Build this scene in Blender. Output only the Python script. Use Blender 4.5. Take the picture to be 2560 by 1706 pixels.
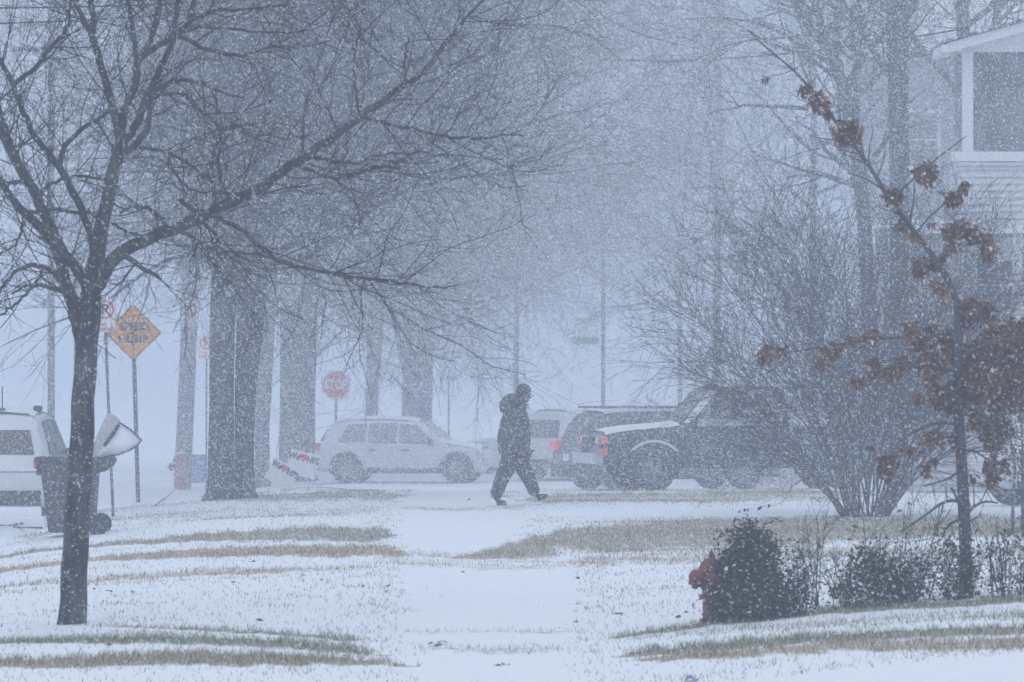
import bpy, math, random
import numpy as np
from mathutils import Vector, Matrix
R = math.radians
S = bpy.context.scene
for o in list(bpy.data.objects): bpy.data.objects.remove(o)
COL = S.collection
# ------------------------------------------------------------------ camera, sky, sun, exposure
F, HC, V0 = 14222.0, 2.1, 900.0        # focal length in photo pixels, eye height, horizon row
cam = bpy.data.cameras.new('camera'); co = bpy.data.objects.new('camera', cam); COL.objects.link(co)
cam.lens = 200; cam.sensor_width = 36; cam.clip_start = 0.5; cam.clip_end = 3000
co.location = (0, 0, HC); co.rotation_euler = (R(90) + math.atan((V0-853)/F), 0, 0)
cam.dof.use_dof = True; cam.dof.focus_distance = 78; cam.dof.aperture_fstop = 9
S.camera = co
SUN_EL, SUN_AZ = R(52), R(200)
w = bpy.data.worlds.new('World'); S.world = w; w.use_nodes = True
nt = w.node_tree; bg = nt.nodes['Background']
sk = nt.nodes.new('ShaderNodeTexSky'); sk.sky_type = 'NISHITA'; sk.sun_disc = False
sk.sun_elevation = SUN_EL; sk.sun_rotation = SUN_AZ; sk.air_density = 1.0; sk.dust_density = 3.0; sk.ozone_density = 1.0
mx = nt.nodes.new('ShaderNodeMix'); mx.data_type = 'RGBA'; mx.inputs['Factor'].default_value = 0.62
nt.links.new(sk.outputs[0], mx.inputs[6]); mx.inputs[7].default_value = (6.4, 7.35, 8.55, 1)
nt.links.new(mx.outputs[2], bg.inputs[0]); bg.inputs[1].default_value = 0.1
sl = bpy.data.lights.new('sun', 'SUN'); sl.energy = 0.6; sl.angle = R(40); sl.color = (1, .97, .93)
so = bpy.data.objects.new('sun', sl); COL.objects.link(so); so.rotation_euler = (R(38), 0, R(160))
S.view_settings.view_transform = 'Standard'; S.view_settings.look = 'None'; S.view_settings.gamma = 1
S.view_settings.exposure = 0.42
S.cycles.max_bounces = 6; S.cycles.diffuse_bounces = 2; S.cycles.glossy_bounces = 2; S.cycles.volume_bounces = 2
S.cycles.use_denoising = True; S.cycles.transparent_max_bounces = 8
HAZE_DENSITY = 0.0041

# ------------------------------------------------------------------ helpers
def sstep(t):
    t = np.clip(t, 0, 1); return t*t*(3-2*t)
def gz(x, y):                       # height of the ground
    x = np.asarray(x, float); y = np.asarray(y, float)
    z = -1.0*sstep((y-82)/62)
    z = z - 0.034*np.clip(-x-2.4-.012*(y-45), 0, 4.2)**1.5*sstep((y-30)/14)
    z = z + 0.085*np.clip(x-.7, 0, 6)*sstep((57-y)/13)
    z = z + (.018*np.sin(y*.55+x*.35)+.014*np.sin(y*1.15-x*.6+1.0))*np.clip((np.abs(x+.55+.0215*(y-54))-.9), 0, 1)
    z = z - .10*sstep((-x-6.3-.012*(y-60))/.12)
    return z
def G(x, y): return float(gz(x, y))
def W(u, v, d): return Vector(((u-1280)/F*d, d, HC-(v-V0)/F*d))
def base(u, v):                     # where the ray through (u,v) meets the ground
    d = 30.0
    while d < 400:
        p = W(u, v, d)
        if p.z <= G(p.x, p.y): break
        d += .1
    p.z = G(p.x, p.y); return p
def nrng(s): return np.random.default_rng(s)

def link(name, me, parent=None, mat=None, smooth=False):
    o = bpy.data.objects.new(name, me); COL.objects.link(o)
    if parent: o.parent = parent
    if mat: me.materials.append(mat)
    if smooth:
        me.polygons.foreach_set('use_smooth', [True]*len(me.polygons))
    return o
def tag(o, label=None, cat=None, group=None, kind=None):
    if label: o['label'] = label
    if cat: o['category'] = cat
    if group: o['group'] = group
    if kind: o['kind'] = kind
    return o
def thing(name, label, cat, loc, rz=0, group=None):
    o = bpy.data.objects.new(name, None); COL.objects.link(o)
    o.location = loc; o.rotation_euler = (0, 0, rz); o.empty_display_size = .2
    return tag(o, label, cat, group)
def np_mesh(name, V, Fc):           # Fc: (n,3) or (n,4)
    me = bpy.data.meshes.new(name); V = np.asarray(V, np.float32); Fc = np.asarray(Fc, np.int32)
    k = Fc.shape[1]
    me.vertices.add(len(V)); me.vertices.foreach_set('co', V.ravel())
    me.loops.add(Fc.size); me.loops.foreach_set('vertex_index', Fc.ravel())
    me.polygons.add(len(Fc)); me.polygons.foreach_set('loop_start', np.arange(0, Fc.size, k, dtype=np.int32))
    try: me.polygons.foreach_set('loop_total', np.full(len(Fc), k, np.int32))
    except Exception: pass
    me.update(calc_edges=True); return me
class MB:                           # collects small shapes into one mesh
    def __init__(s): s.v = []; s.f = []
    def add(s, V, Fc, M=None):
        n = len(s.v)
        s.v += [tuple((M @ Vector(p)) if M else p) for p in V]; s.f += [tuple(i+n for i in f) for f in Fc]; return s
    def box(s, c, d, M=None, taper=0):
        x, y, z = [q/2 for q in d]; V = []
        for sz in (-1, 1):
            k = 1-taper*(sz > 0)
            for sx, sy in ((-1, -1), (1, -1), (1, 1), (-1, 1)): V.append((c[0]+sx*x*k, c[1]+sy*y*k, c[2]+sz*z))
        return s.add(V, [(0, 3, 2, 1), (4, 5, 6, 7), (0, 1, 5, 4), (1, 2, 6, 5), (2, 3, 7, 6), (3, 0, 4, 7)], M)
    def prism(s, poly, y0, y1, M=None):     # poly in x,z; extruded along y
        n = len(poly); V = [(x, y0, z) for x, z in poly]+[(x, y1, z) for x, z in poly]
        return s.add(V, [tuple(range(n)), tuple(range(2*n-1, n-1, -1))]+[(i, i+n, (i+1) % n+n, (i+1) % n) for i in range(n)], M)
    def lathe(s, prof, n=20, M=None):       # prof: (r,z) about z
        V = []; Fc = []
        for r, z in prof:
            for i in range(n): a = 2*math.pi*i/n; V.append((r*math.cos(a), r*math.sin(a), z))
        for j in range(len(prof)-1):
            for i in range(n): Fc.append((j*n+i, j*n+(i+1) % n, (j+1)*n+(i+1) % n, (j+1)*n+i))
        Fc.append(tuple(range(n-1, -1, -1))); Fc.append(tuple((len(prof)-1)*n+i for i in range(n)))
        return s.add(V, Fc, M)
    def tube(s, pts, rad, k=8):
        pts = [Vector(p) for p in pts]; V = []; Fc = []; nn = len(pts)
        rad = rad if hasattr(rad, '__len__') else [rad]*nn
        for i, p in enumerate(pts):
            t = (pts[min(i+1, nn-1)]-pts[max(i-1, 0)]).normalized()
            ref = Vector((0, 1, 0)) if abs(t.y) < .9 else Vector((1, 0, 0))
            a = t.cross(ref).normalized(); b = t.cross(a)
            for j in range(k):
                q = 2*math.pi*j/k; V.append(tuple(p+(a*math.cos(q)+b*math.sin(q))*rad[i]))
        for i in range(nn-1):
            for j in range(k): Fc.append((i*k+j, i*k+(j+1) % k, (i+1)*k+(j+1) % k, (i+1)*k+j))
        Fc.append(tuple(range(k-1, -1, -1))); Fc.append(tuple((nn-1)*k+j for j in range(k)))
        return s.add(V, Fc)
    def build(s, name, mat, parent=None, smooth=False, bevel=0, local=False):
        off = Vector(parent_loc(parent)) if (parent and not local) else Vector((0, 0, 0))
        me = bpy.data.meshes.new(name); me.from_pydata([tuple(Vector(p)-off) for p in s.v], [], s.f); me.update()
        o = link(name, me, parent, mat, smooth)
        if bevel:
            m = o.modifiers.new('b', 'BEVEL'); m.width = bevel; m.segments = 2; m.limit_method = 'ANGLE'
        return o
def parent_loc(p):
    l = Vector((0, 0, 0))
    while p: l += p.location; p = p.parent
    return l

# batches of polylines -> one tube mesh
def tubes(batches, k=3, twist=0.0):
    VV = []; FF = []; n0 = 0
    for P, Rr, *kk in batches:
        q = kk[0] if kk else k
        P = np.asarray(P, float); Rr = np.asarray(Rr, float); N, n, _ = P.shape
        T = np.gradient(P, axis=1); T /= np.linalg.norm(T, axis=2, keepdims=True)+1e-9
        ref = np.zeros_like(T); ref[..., 1] = 1.0
        m = np.abs(T[:, :1, 1]) > .92; ref = np.where(m[..., None], np.array([1., 0, 0]), ref)
        A = np.cross(T, ref); A /= np.linalg.norm(A, axis=2, keepdims=True)+1e-9; B = np.cross(T, A)
        a = np.arange(q)*2*np.pi/q
        V = P[:, :, None, :]+Rr[:, :, None, None]*(A[:, :, None, :]*np.cos(a)[None, None, :, None]+B[:, :, None, :]*np.sin(a)[None, None, :, None])
        VV.append(V.reshape(-1, 3))
        i = np.arange(N)[:, None, None]*n*q+np.arange(n-1)[None, :, None]*q
        j = np.arange(q)[None, None, :]; j2 = (j+1) % q
        Fc = np.stack([i+j, i+j2, i+q+j2, i+q+j], axis=-1).reshape(-1, 4)+n0
        FF.append(Fc); n0 += N*n*q
    return np.concatenate(VV), np.concatenate(FF)
def resample(pts, n):
    P = np.array([tuple(p) for p in pts], float); L = np.r_[0, np.cumsum(np.linalg.norm(np.diff(P, axis=0), axis=1))]
    t = np.linspace(0, L[-1], n); return np.stack([np.interp(t, L, P[:, i]) for i in range(P.shape[1])], 1)
def kids(rng, P, Rr, M, t0=.2, t1=1., L=(.4, .8), ang=(30, 60), up=.15, n=5, wig=.12, rf=.6, absL=None, rmin=.002, yflat=1., tipf=.35, weight=True):
    """M child polylines springing from the batch P (N,n,3)"""
    N, m, _ = P.shape
    seg = np.linalg.norm(np.diff(P, axis=1), axis=2); ln = seg.sum(1)
    pr = ln/ln.sum() if weight else None
    idx = rng.choice(N, M, p=pr); t = rng.uniform(t0, t1, M)*(m-1); i = np.minimum(t.astype(int), m-2); f = (t-i)[:, None]
    p0 = P[idx, i]*(1-f)+P[idx, i+1]*f; r0 = Rr[idx, i]*(1-f[:, 0])+Rr[idx, i+1]*f[:, 0]
    T = P[idx, i+1]-P[idx, i]; T /= np.linalg.norm(T, axis=1, keepdims=True)+1e-9
    rd = rng.normal(size=(M, 3)); rd[:, 1] *= yflat; rd -= (rd*T).sum(1, keepdims=True)*T; rd /= np.linalg.norm(rd, axis=1, keepdims=True)+1e-9
    a = np.radians(rng.uniform(ang[0], ang[1], M))[:, None]
    D = T*np.cos(a)+rd*np.sin(a)
    if absL: Ls = rng.uniform(absL[0], absL[1], M)
    else: Ls = ln[idx]*rng.uniform(L[0], L[1], M)*(1-.45*t/(m-1))
    C = np.zeros((M, n, 3)); C[:, 0] = p0; d = D.copy()
    for q in range(1, n):
        d = d+rng.normal(size=(M, 3))*wig+np.array([0, 0, up])/n; d /= np.linalg.norm(d, axis=1, keepdims=True)
        C[:, q] = C[:, q-1]+d*(Ls/(n-1))[:, None]
    r = np.maximum(np.maximum(r0*rf, rmin)[:, None]*np.linspace(1, tipf, n)[None], rmin*.8)
    return C, r

# ------------------------------------------------------------------ materials
MATS = {}
def mat(name, col, rough=.7, metal=0, var=.0, scale=8., col2=None, bump=0., snow=0., emis=None, coat=0., spec=.5, stretch=None, fac=(.35, .65)):
    if name in MATS: return MATS[name]
    m = bpy.data.materials.new(name); m.use_nodes = True; n = m.node_tree; L = n.links; p = n.nodes['Principled BSDF']
    p.inputs['Roughness'].default_value = rough; p.inputs['Metallic'].default_value = metal
    p.inputs['Specular IOR Level'].default_value = spec; p.inputs['Coat Weight'].default_value = coat
    c = (*col, 1)
    tc = n.nodes.new('ShaderNodeTexCoord'); mp = n.nodes.new('ShaderNodeMapping'); L.new(tc.outputs['Object'], mp.inputs[0])
    if stretch: mp.inputs['Scale'].default_value = stretch
    tx = n.nodes.new('ShaderNodeTexNoise'); tx.inputs['Scale'].default_value = scale; tx.inputs['Detail'].default_value = 5
    tx.inputs['Roughness'].default_value = .65; L.new(mp.outputs[0], tx.inputs['Vector'])
    out = None
    if var or col2:
        c2 = col2 or tuple(min(1, q*(1+var)) for q in col); c1 = col if col2 else tuple(q*(1-var) for q in col)
        r = n.nodes.new('ShaderNodeValToRGB'); r.color_ramp.elements[0].color = (*c1, 1); r.color_ramp.elements[1].color = (*c2, 1)
        r.color_ramp.elements[0].position = fac[0]; r.color_ramp.elements[1].position = fac[1]
        L.new(tx.outputs[0], r.inputs[0]); out = r.outputs[0]
    if snow:      # a crust of blown snow stuck on it in patches
        t2 = n.nodes.new('ShaderNodeTexNoise'); t2.inputs['Scale'].default_value = scale*1.7; t2.inputs['Detail'].default_value = 6
        t2.inputs['Roughness'].default_value = .8; L.new(mp.outputs[0], t2.inputs['Vector'])
        mr = n.nodes.new('ShaderNodeMapRange'); mr.inputs[1].default_value = .66-snow*.3; mr.inputs[2].default_value = .76-snow*.3; L.new(t2.outputs[0], mr.inputs[0])
        mm = n.nodes.new('ShaderNodeMix'); mm.data_type = 'RGBA'; L.new(mr.outputs[0], mm.inputs['Factor'])
        if out: L.new(out, mm.inputs[6])
        else: mm.inputs[6].default_value = c
        mm.inputs[7].default_value = (.8, .82, .86, 1); out = mm.outputs[2]
    if out: L.new(out, p.inputs['Base Color'])
    else: p.inputs['Base Color'].default_value = c
    if bump:
        b = n.nodes.new('ShaderNodeBump'); b.inputs['Strength'].default_value = bump; b.inputs['Distance'].default_value = .02
        L.new(tx.outputs[0], b.inputs['Height']); L.new(b.outputs[0], p.inputs['Normal'])
    if emis:
        p.inputs['Emission Color'].default_value = (*emis[0], 1); p.inputs['Emission Strength'].default_value = emis[1]
    MATS[name] = m; return m
BARK = mat('bark_dark', (.014, .014, .016), .9, col2=(.115, .12, .118), scale=8, bump=1., stretch=(1, 1, .35), snow=.2, spec=.1, fac=(.4, .7))
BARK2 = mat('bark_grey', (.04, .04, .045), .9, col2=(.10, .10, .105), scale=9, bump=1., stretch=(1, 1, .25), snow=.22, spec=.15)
BARK3 = mat('bark_young', (.05, .05, .058), .85, col2=(.10, .10, .11), scale=14, bump=.4, stretch=(1, 1, .4), snow=.1)
TWIG = mat('twig', (.022, .019, .020), .9, spec=.1)
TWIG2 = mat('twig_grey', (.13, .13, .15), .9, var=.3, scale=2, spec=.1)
TWIGR = mat('twig_reddish', (.085, .06, .058), .9, col2=(.05, .05, .055), scale=1.5, spec=.1)
SNOW = mat('snow_crust', (.78, .81, .86), .85, var=.03, scale=3, bump=.4)
METAL = mat('galvanised_post', (.09, .095, .105), .6, metal=.3, var=.25, scale=30, snow=.32)
GLASS = mat('dark_glass', (.03, .034, .04), .3, snow=.12, scale=34)
GLASSF = mat('frosted_glass', (.42, .46, .50), .5, snow=.15, scale=25)
TYRE = mat('tyre_rubber', (.022, .022, .024), .9, snow=.14, scale=26)
PLAST = mat('black_plastic', (.028, .028, .032), .6, snow=.08, scale=26)
RIM = mat('alloy', (.22, .23, .25), .4, metal=.5, snow=.25, scale=20)
TAIL = mat('tail_lamp_red', (.45, .015, .02), .35, snow=.15, scale=14)
LENS = mat('clear_lens', (.6, .62, .62), .3, snow=.2)
AMBER = mat('amber_lens', (.75, .17, .03), .35, snow=.1)
CHROME = mat('dull_chrome', (.5, .52, .54), .4, metal=.5, snow=.3)

# ------------------------------------------------------------------ ground
def grade(a, b, fine, lo, hi, g=1.12):
    xs = list(np.arange(a, b+1e-6, fine)); st = fine; x = xs[-1]
    while x < hi: st *= g; x += st; xs.append(x)
    st = fine; x = xs[0]; pre = []
    while x > lo: st *= g; x -= st; pre.append(x)
    return np.array(pre[::-1]+xs)
BANDS = [  # (tan 0..1, strength, [(u, v, half thickness), ...]) bare strips of lawn, traced once and laid on the ground
 (.35, .95, [(-60, 1400, 4), (0, 1394, 4), (85, 1378, 4), (221, 1365, 4), (425, 1350, 8), (595, 1342, 13), (800, 1337, 18), (975, 1337, 20), (992, 1345, 5)]),
 (.95, .95, [(-60, 1436, 4), (0, 1428, 5), (255, 1395, 6), (467, 1386, 11), (722, 1378, 14), (850, 1376, 16), (985, 1378, 14), (1080, 1386, 3)]),
 (.75, .50, [(-60, 1476, 3), (0, 1466, 4), (221, 1452, 8), (382, 1440, 10), (637, 1428, 9), (977, 1416, 2)]),
 (.05, .75, [(150, 1562, 2), (238, 1564, 2.5), (425, 1571, 3), (637, 1581, 4), (850, 1596, 6), (940, 1606, 2)]),
 (.08, .78, [(-60, 1608, 4), (0, 1607, 5), (255, 1601, 8), (467, 1602, 11), (722, 1610, 13), (900, 1628, 12), (960, 1640, 3)]),
 (.45, .90, [(-60, 1660, 12), (0, 1658, 12), (255, 1654, 15), (510, 1648, 17), (765, 1650, 14), (977, 1660, 6), (1060, 1668, 2)]),
 (.40, .85, [(1260, 1366, 10), (1340, 1356, 16), (1400, 1350, 26), (1500, 1344, 38), (1700, 1340, 42), (2000, 1332, 38), (2300, 1320, 28), (2640, 1316, 28)]),
 (.80, .50, [(1380, 1408, 8), (1500, 1405, 14), (1700, 1395, 14), (2000, 1388, 14), (2640, 1372, 12)]),
 (.05, .95, [(1495, 1600, 2), (1600, 1585, 5), (1804, 1556, 7), (2090, 1527, 7), (2640, 1497, 8)]),
 (.10, .95, [(1540, 1645, 3), (1600, 1634, 9), (1886, 1610, 10), (2090, 1595, 10), (2640, 1573, 11)]),
 (.60, .75, [(1560, 1655, 3), (1700, 1643, 10), (1886, 1632, 13), (2090, 1618, 15), (2640, 1605, 17)]),
 (.15, .40, [(1560, 1600, 3), (1800, 1578, 10), (2200, 1553, 12), (2640, 1535, 12)]),
 (.45, .60, [(1300, 1252, 8), (1420, 1248, 15), (1800, 1240, 16), (2200, 1236, 14)]),
 (.60, .60, [(1350, 1214, 5), (1500, 1212, 8), (2200, 1208, 9)]),
 (.45, .55, [(500, 1246, 10), (700, 1242, 13), (950, 1240, 14), (1020, 1240, 5)]),
 (.55, .35, [(500, 1225, 5), (800, 1220, 6), (980, 1219, 5)]),
 (.45, .35, [(240, 1300, 10), (500, 1290, 14), (850, 1280, 14), (970, 1275, 8)]),
 (.45, .35, [(-40, 1345, 14), (130, 1335, 10)]),
]
WALKB = [
 (.6, .42, [(900, 1374, 6), (1000, 1382, 9), (1100, 1392, 10), (1250, 1398, 12), (1400, 1398, 12)]),
 (.5, .92, [(1130, 1398, 2), (1200, 1390, 10), (1290, 1376, 26), (1380, 1362, 34), (1480, 1360, 30)]),
 (.5, .42, [(920, 1400, 7), (1080, 1412, 9), (1250, 1418, 9), (1380, 1420, 8), (1480, 1415, 7)]),
 (.4, .45, [(940, 1268, 5), (1100, 1274, 6), (1250, 1272, 6), (1340, 1266, 8), (1420, 1262, 8)]),
 (.3, .45, [(960, 1618, 8), (1100, 1622, 8), (1250, 1630, 10), (1450, 1625, 10), (1520, 1620, 8)]),
 (.2, .35, [(960, 1583, 5), (1200, 1580, 4), (1500, 1583, 5)]),
 (.4, .50, [(940, 1240, 12), (1040, 1238, 6)]), (.4, .5, [(1235, 1240, 8), (1330, 1245, 14), (1400, 1245, 14)]),
]
def bare_at(x, y, z, BANDS=BANDS):
    u = 1280+x/y*F; v = V0+(HC-z)/y*F
    b = np.zeros_like(x); tan = np.full_like(x, .35)
    for tn, st, pl in BANDS:
        pu = [p[0] for p in pl]
        c = np.interp(u, pu, [p[1] for p in pl]); h = np.interp(u, pu, [p[2] for p in pl], left=0, right=0)
        h = h*np.clip((u-pu[0])/60, 0, 1)**.6*np.clip((pu[-1]-u)/60, 0, 1)**.6
        wob = 3*np.sin(u*.031+c)+2*np.sin(u*.083+1)
        k = np.where(h > .5, st*np.exp(-(np.abs(v-c-wob*np.clip(h/12, .2, 1))/np.maximum(h, .6))**4), 0)
        tan = np.where(k > b, tn, tan); b = np.maximum(b, k)
    return b, tan
def walk_x(y): return -.2-(y-54)*.0215
WY = [30, 38, 45, 50, 54.6, 60, 66, 70, 75, 82, 90, 97, 118]
WL = [-.55, -.66, -.86, -.99, -1.11, -1.15, -1.36, -1.46, -1.58, -1.64, -1.62, -1.68, -1.95]
WR = [.30, .38, .50, .62, .70, .62, .22, .14, .34, .20, -.10, -.34, -.72]
def wedge(y, side):
    y = np.asarray(y, float); return np.interp(y, WY, WL if side < 0 else WR)+.06*np.sin(y*1.9+side)+.05*np.sin(y*4.3+2*side)+.045*np.sin(y*11.7+side)+.03*np.sin(y*23.+side)
def walk_mask(x, y):                 # 1 on the walk and on the drives crossing it
    return (x > wedge(y, -1)) & (x < wedge(y, 1))
xs = grade(-9.5, 9.5, .13, -520, 520); ys = grade(36, 112, .13, -40, 900, 1.05)
X, Y = np.meshgrid(xs, ys); Z = gz(X, Y)
nx, ny = len(xs), len(ys)
i = np.arange(ny-1)[:, None]*nx+np.arange(nx-1)[None]
Fg = np.stack([i, i+1, i+nx+1, i+nx], -1).reshape(-1, 4)
gme = np_mesh('ground', np.stack([X, Y, Z], -1).reshape(-1, 3), Fg)
ok = (Y > 30).ravel(); b = np.zeros(X.size); tn = np.full(X.size, .4)
b[ok], tn[ok] = bare_at(X.ravel()[ok], Y.ravel()[ok], Z.ravel()[ok])
b[np.abs(X.ravel()) > 30] = 0; b[(Y.ravel() > 105)] *= .6
for nm, arr in (('bare', b), ('tan', tn)):
    a = gme.attributes.new(nm, 'FLOAT', 'POINT'); a.data.foreach_set('value', arr.astype(np.float32))
def ground_mat():
    m = bpy.data.materials.new('snowy_lawn'); m.use_nodes = True; n = m.node_tree; L = n.links; p = n.nodes['Principled BSDF']
    p.inputs['Roughness'].default_value = .9; p.inputs['Specular IOR Level'].default_value = .2
    tc = n.nodes.new('ShaderNodeTexCoord')
    def noise(s, d=4, r=.6, st=None):
        t = n.nodes.new('ShaderNodeTexNoise'); t.inputs['Scale'].default_value = s; t.inputs['Detail'].default_value = d; t.inputs['Roughness'].default_value = r
        if st:
            mp = n.nodes.new('ShaderNodeMapping'); mp.inputs['Scale'].default_value = st; L.new(tc.outputs['Object'], mp.inputs[0]); L.new(mp.outputs[0], t.inputs[0])
        else: L.new(tc.outputs['Object'], t.inputs[0])
        return t.outputs[0]
    def math_(op, a, bb):
        q = n.nodes.new('ShaderNodeMath'); q.operation = op
        for k, s in enumerate((a, bb)):
            if isinstance(s, (int, float)): q.inputs[k].default_value = s
            else: L.new(s, q.inputs[k])
        return q.outputs[0]
    at = n.nodes.new('ShaderNodeAttribute'); at.attribute_name = 'bare'; at2 = n.nodes.new('ShaderNodeAttribute'); at2.attribute_name = 'tan'
    n1 = noise(9, 5, .75, (1, .45, 1)); n2 = noise(1.4, 3, .6)
    s = math_('ADD', math_('MULTIPLY', at.outputs['Fac'], 1.15), math_('MULTIPLY', math_('SUBTRACT', n1, .5), 1.5))
    s = math_('ADD', s, math_('MULTIPLY', math_('SUBTRACT', n2, .5), 1.15))
    mr = n.nodes.new('ShaderNodeMapRange'); mr.inputs[1].default_value = .36; mr.inputs[2].default_value = .80; L.new(s, mr.inputs[0])
    g = n.nodes.new('ShaderNodeMix'); g.data_type = 'RGBA'; L.new(at2.outputs['Fac'], g.inputs['Factor'])
    g.inputs[6].default_value = (.24, .24, .165, 1); g.inputs[7].default_value = (.46, .35, .25, 1)
    sc = n.nodes.new('ShaderNodeValToRGB'); L.new(noise(5, 4, .6), sc.inputs[0])
    sc.color_ramp.elements[0].color = (.74, .77, .82, 1); sc.color_ramp.elements[1].color = (.82, .85, .89, 1)
    f = n.nodes.new('ShaderNodeMix'); f.data_type = 'RGBA'; L.new(math_('MULTIPLY', mr.outputs[0], .92), f.inputs['Factor']); L.new(sc.outputs[0], f.inputs[6]); L.new(g.outputs[2], f.inputs[7])
    L.new(f.outputs[2], p.inputs['Base Color'])
    bp = n.nodes.new('ShaderNodeBump'); bp.inputs['Strength'].default_value = .7; bp.inputs['Distance'].default_value = .06
    L.new(noise(6, 6, .72), bp.inputs['Height']); L.new(bp.outputs[0], p.inputs['Normal'])
    return m
LAWN = ground_mat()
tag(link('ground', gme, None, LAWN, True), kind='structure')

def strip(name, fx0, fx1, y0, y1, lift, m, nx=9, dy=.12, bands=None):
    yy = np.arange(y0, y1, dy); V = []; 
    for y in yy:
        a, c = fx0(y), fx1(y)
        xx = np.linspace(a, c, nx); zz = gz(xx, np.full(nx, y))+lift; zz[0] -= lift+.012; zz[-1] -= lift+.012
        V += list(zip(xx, [y]*nx, zz))
    q = np.arange(len(yy)-1)[:, None]*nx+np.arange(nx-1)[None]; V = np.array(V, float)
    me = np_mesh(name, V, np.stack([q, q+1, q+nx+1, q+nx], -1).reshape(-1, 4))
    if bands:
        for nm, arr in zip(('bare', 'tan'), bare_at(V[:, 0], V[:, 1], V[:, 2], bands)): a = me.attributes.new(nm, 'FLOAT', 'POINT'); a.data.foreach_set('value', arr.astype(np.float32))
    return tag(link(name, me, None, m, True), kind='structure')
SNOWW = mat('walk_snow', (.76, .79, .85), .85, var=.025, scale=1.3, bump=.25)
def wv(y, s): return .07*math.sin(y*1.9+s)+.05*math.sin(y*4.3+2*s)+.04*math.sin(y*11.7+s)
strip('sidewalk', lambda y: float(wedge(y, -1)), lambda y: float(wedge(y, 1)), 33, 118, .010, LAWN, 15, .10, WALKB)
STREET = mat('street_snow', (.72, .75, .82), .85, var=.06, scale=.8, bump=.2, stretch=(1, .15, 1))
strip('street', lambda y: -15-.012*(y-60), lambda y: -6.5-.012*(y-60), 30, 260, .006, STREET, 12, .5)
def xroad(name, x0, x1, fy, hw, lift, m):     # a strip running across the view
    xx = np.arange(x0, x1, .25); nn = 9; V = []
    for x in xx:
        yy = np.linspace(fy(x)-hw, fy(x)+hw, nn); zz = gz(np.full(nn, x), yy)+lift; zz[0] -= lift+.012; zz[-1] -= lift+.012
        V += list(zip([x]*nn, yy, zz))
    q = np.arange(len(xx)-1)[:, None]*nn+np.arange(nn-1)[None]
    return tag(link(name, np_mesh(name, np.array(V), np.stack([q, q+nn, q+nn+1, q+1], -1).reshape(-1, 4)), None, m, True), kind='structure')
xroad('driveway', .2, 22, lambda x: 78.2+.15*x, 1.9, .012, SNOWW)
xroad('cross_street', -60, 60, lambda x: 146, 6.5, .008, STREET)

# ------------------------------------------------------------------ grass blades poking through the snow
def grass():
    rng = nrng(5); VV = []; CC = []
    for (y0, y1, dens) in ((36, 48, 900), (48, 62, 520), (62, 85, 330), (85, 118, 130)):
        hw = y1*.098+.6; A = (y1-y0)*2*hw; N = int(A*dens)
        x = rng.uniform(-hw, hw, N); y = rng.uniform(y0, y1, N); z = gz(x, y)
        bb, tt = bare_at(x, y, z)
        cl = .5+.5*np.sin(x*2.1+np.sin(y*1.3)*2)*np.sin(y*1.7+np.sin(x*1.9)*2)
        de = np.minimum(np.abs(x-wedge(y, -1)), np.abs(x-wedge(y, 1))); edge = np.exp(-(de/.22)**2)*(.4+.6*(np.sin(y*2.7)*np.sin(y*1.1+1)+1)/2)*(y > 47)
        pr = np.clip(bb*(.62+.6*cl)+.055+.20*cl**3+edge*.25, 0, 1)
        wm = walk_mask(x, y); vv = V0+(HC-z)/y*F
        wb, wt_ = bare_at(x, y, z, WALKB); pr = np.where(wm, .002+wb*.8, pr); tt = np.where(wm, wt_, tt); bb = np.where(wm, wb, bb)
        dr = (x > .5) & (np.abs(y-78.2-.15*x) < 1.9); pr = np.where(dr, .004, pr)
        pr = np.where(x < -6.4-.012*(y-60), .003, pr)
        k = rng.random(N) < pr; x, y, z, bb, tt = x[k], y[k], z[k], bb[k], tt[k]; n = len(x)
        h = rng.uniform(.016, .042, n)*(1+.35*(y0 < 50))*(.75+.5*bb); wd = rng.uniform(.0025, .005, n)*(y0/40)**.8
        a = rng.uniform(0, np.pi, n); dx, dy = np.cos(a)*wd, np.sin(a)*wd
        lx, ly = rng.normal(0, .45, n)*h, rng.normal(0, .45, n)*h
        p = np.stack([np.stack([x-dx, y-dy, z-.003], 1), np.stack([x+dx, y+dy, z-.003], 1), np.stack([x+lx, y+ly, z+h], 1)], 1)
        VV.append(p.reshape(-1, 3))
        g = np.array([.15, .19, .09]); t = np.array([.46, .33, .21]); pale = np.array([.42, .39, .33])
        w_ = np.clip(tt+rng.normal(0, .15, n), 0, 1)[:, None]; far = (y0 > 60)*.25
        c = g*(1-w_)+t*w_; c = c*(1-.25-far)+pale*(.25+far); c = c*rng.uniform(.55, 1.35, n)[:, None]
        sn = (rng.random(n) < .10)[:, None]; c = np.where(sn, .75, c)
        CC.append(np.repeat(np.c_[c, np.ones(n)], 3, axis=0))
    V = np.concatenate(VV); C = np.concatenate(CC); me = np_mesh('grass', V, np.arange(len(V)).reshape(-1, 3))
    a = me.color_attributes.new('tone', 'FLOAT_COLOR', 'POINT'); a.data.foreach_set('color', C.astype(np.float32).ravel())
    m = bpy.data.materials.new('grass_blade'); m.use_nodes = True; n = m.node_tree
    at = n.nodes.new('ShaderNodeAttribute'); at.attribute_name = 'tone'; n.links.new(at.outputs['Color'], n.nodes['Principled BSDF'].inputs['Base Color'])
    n.nodes['Principled BSDF'].inputs['Roughness'].default_value = .9; n.nodes['Principled BSDF'].inputs['Specular IOR Level'].default_value = .15
    tag(link('grass', me, None, m), 'short winter grass blades poking through thin snow on the lawns', 'grass', kind='stuff')
    print('grass', len(V)//3)
grass()

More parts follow.
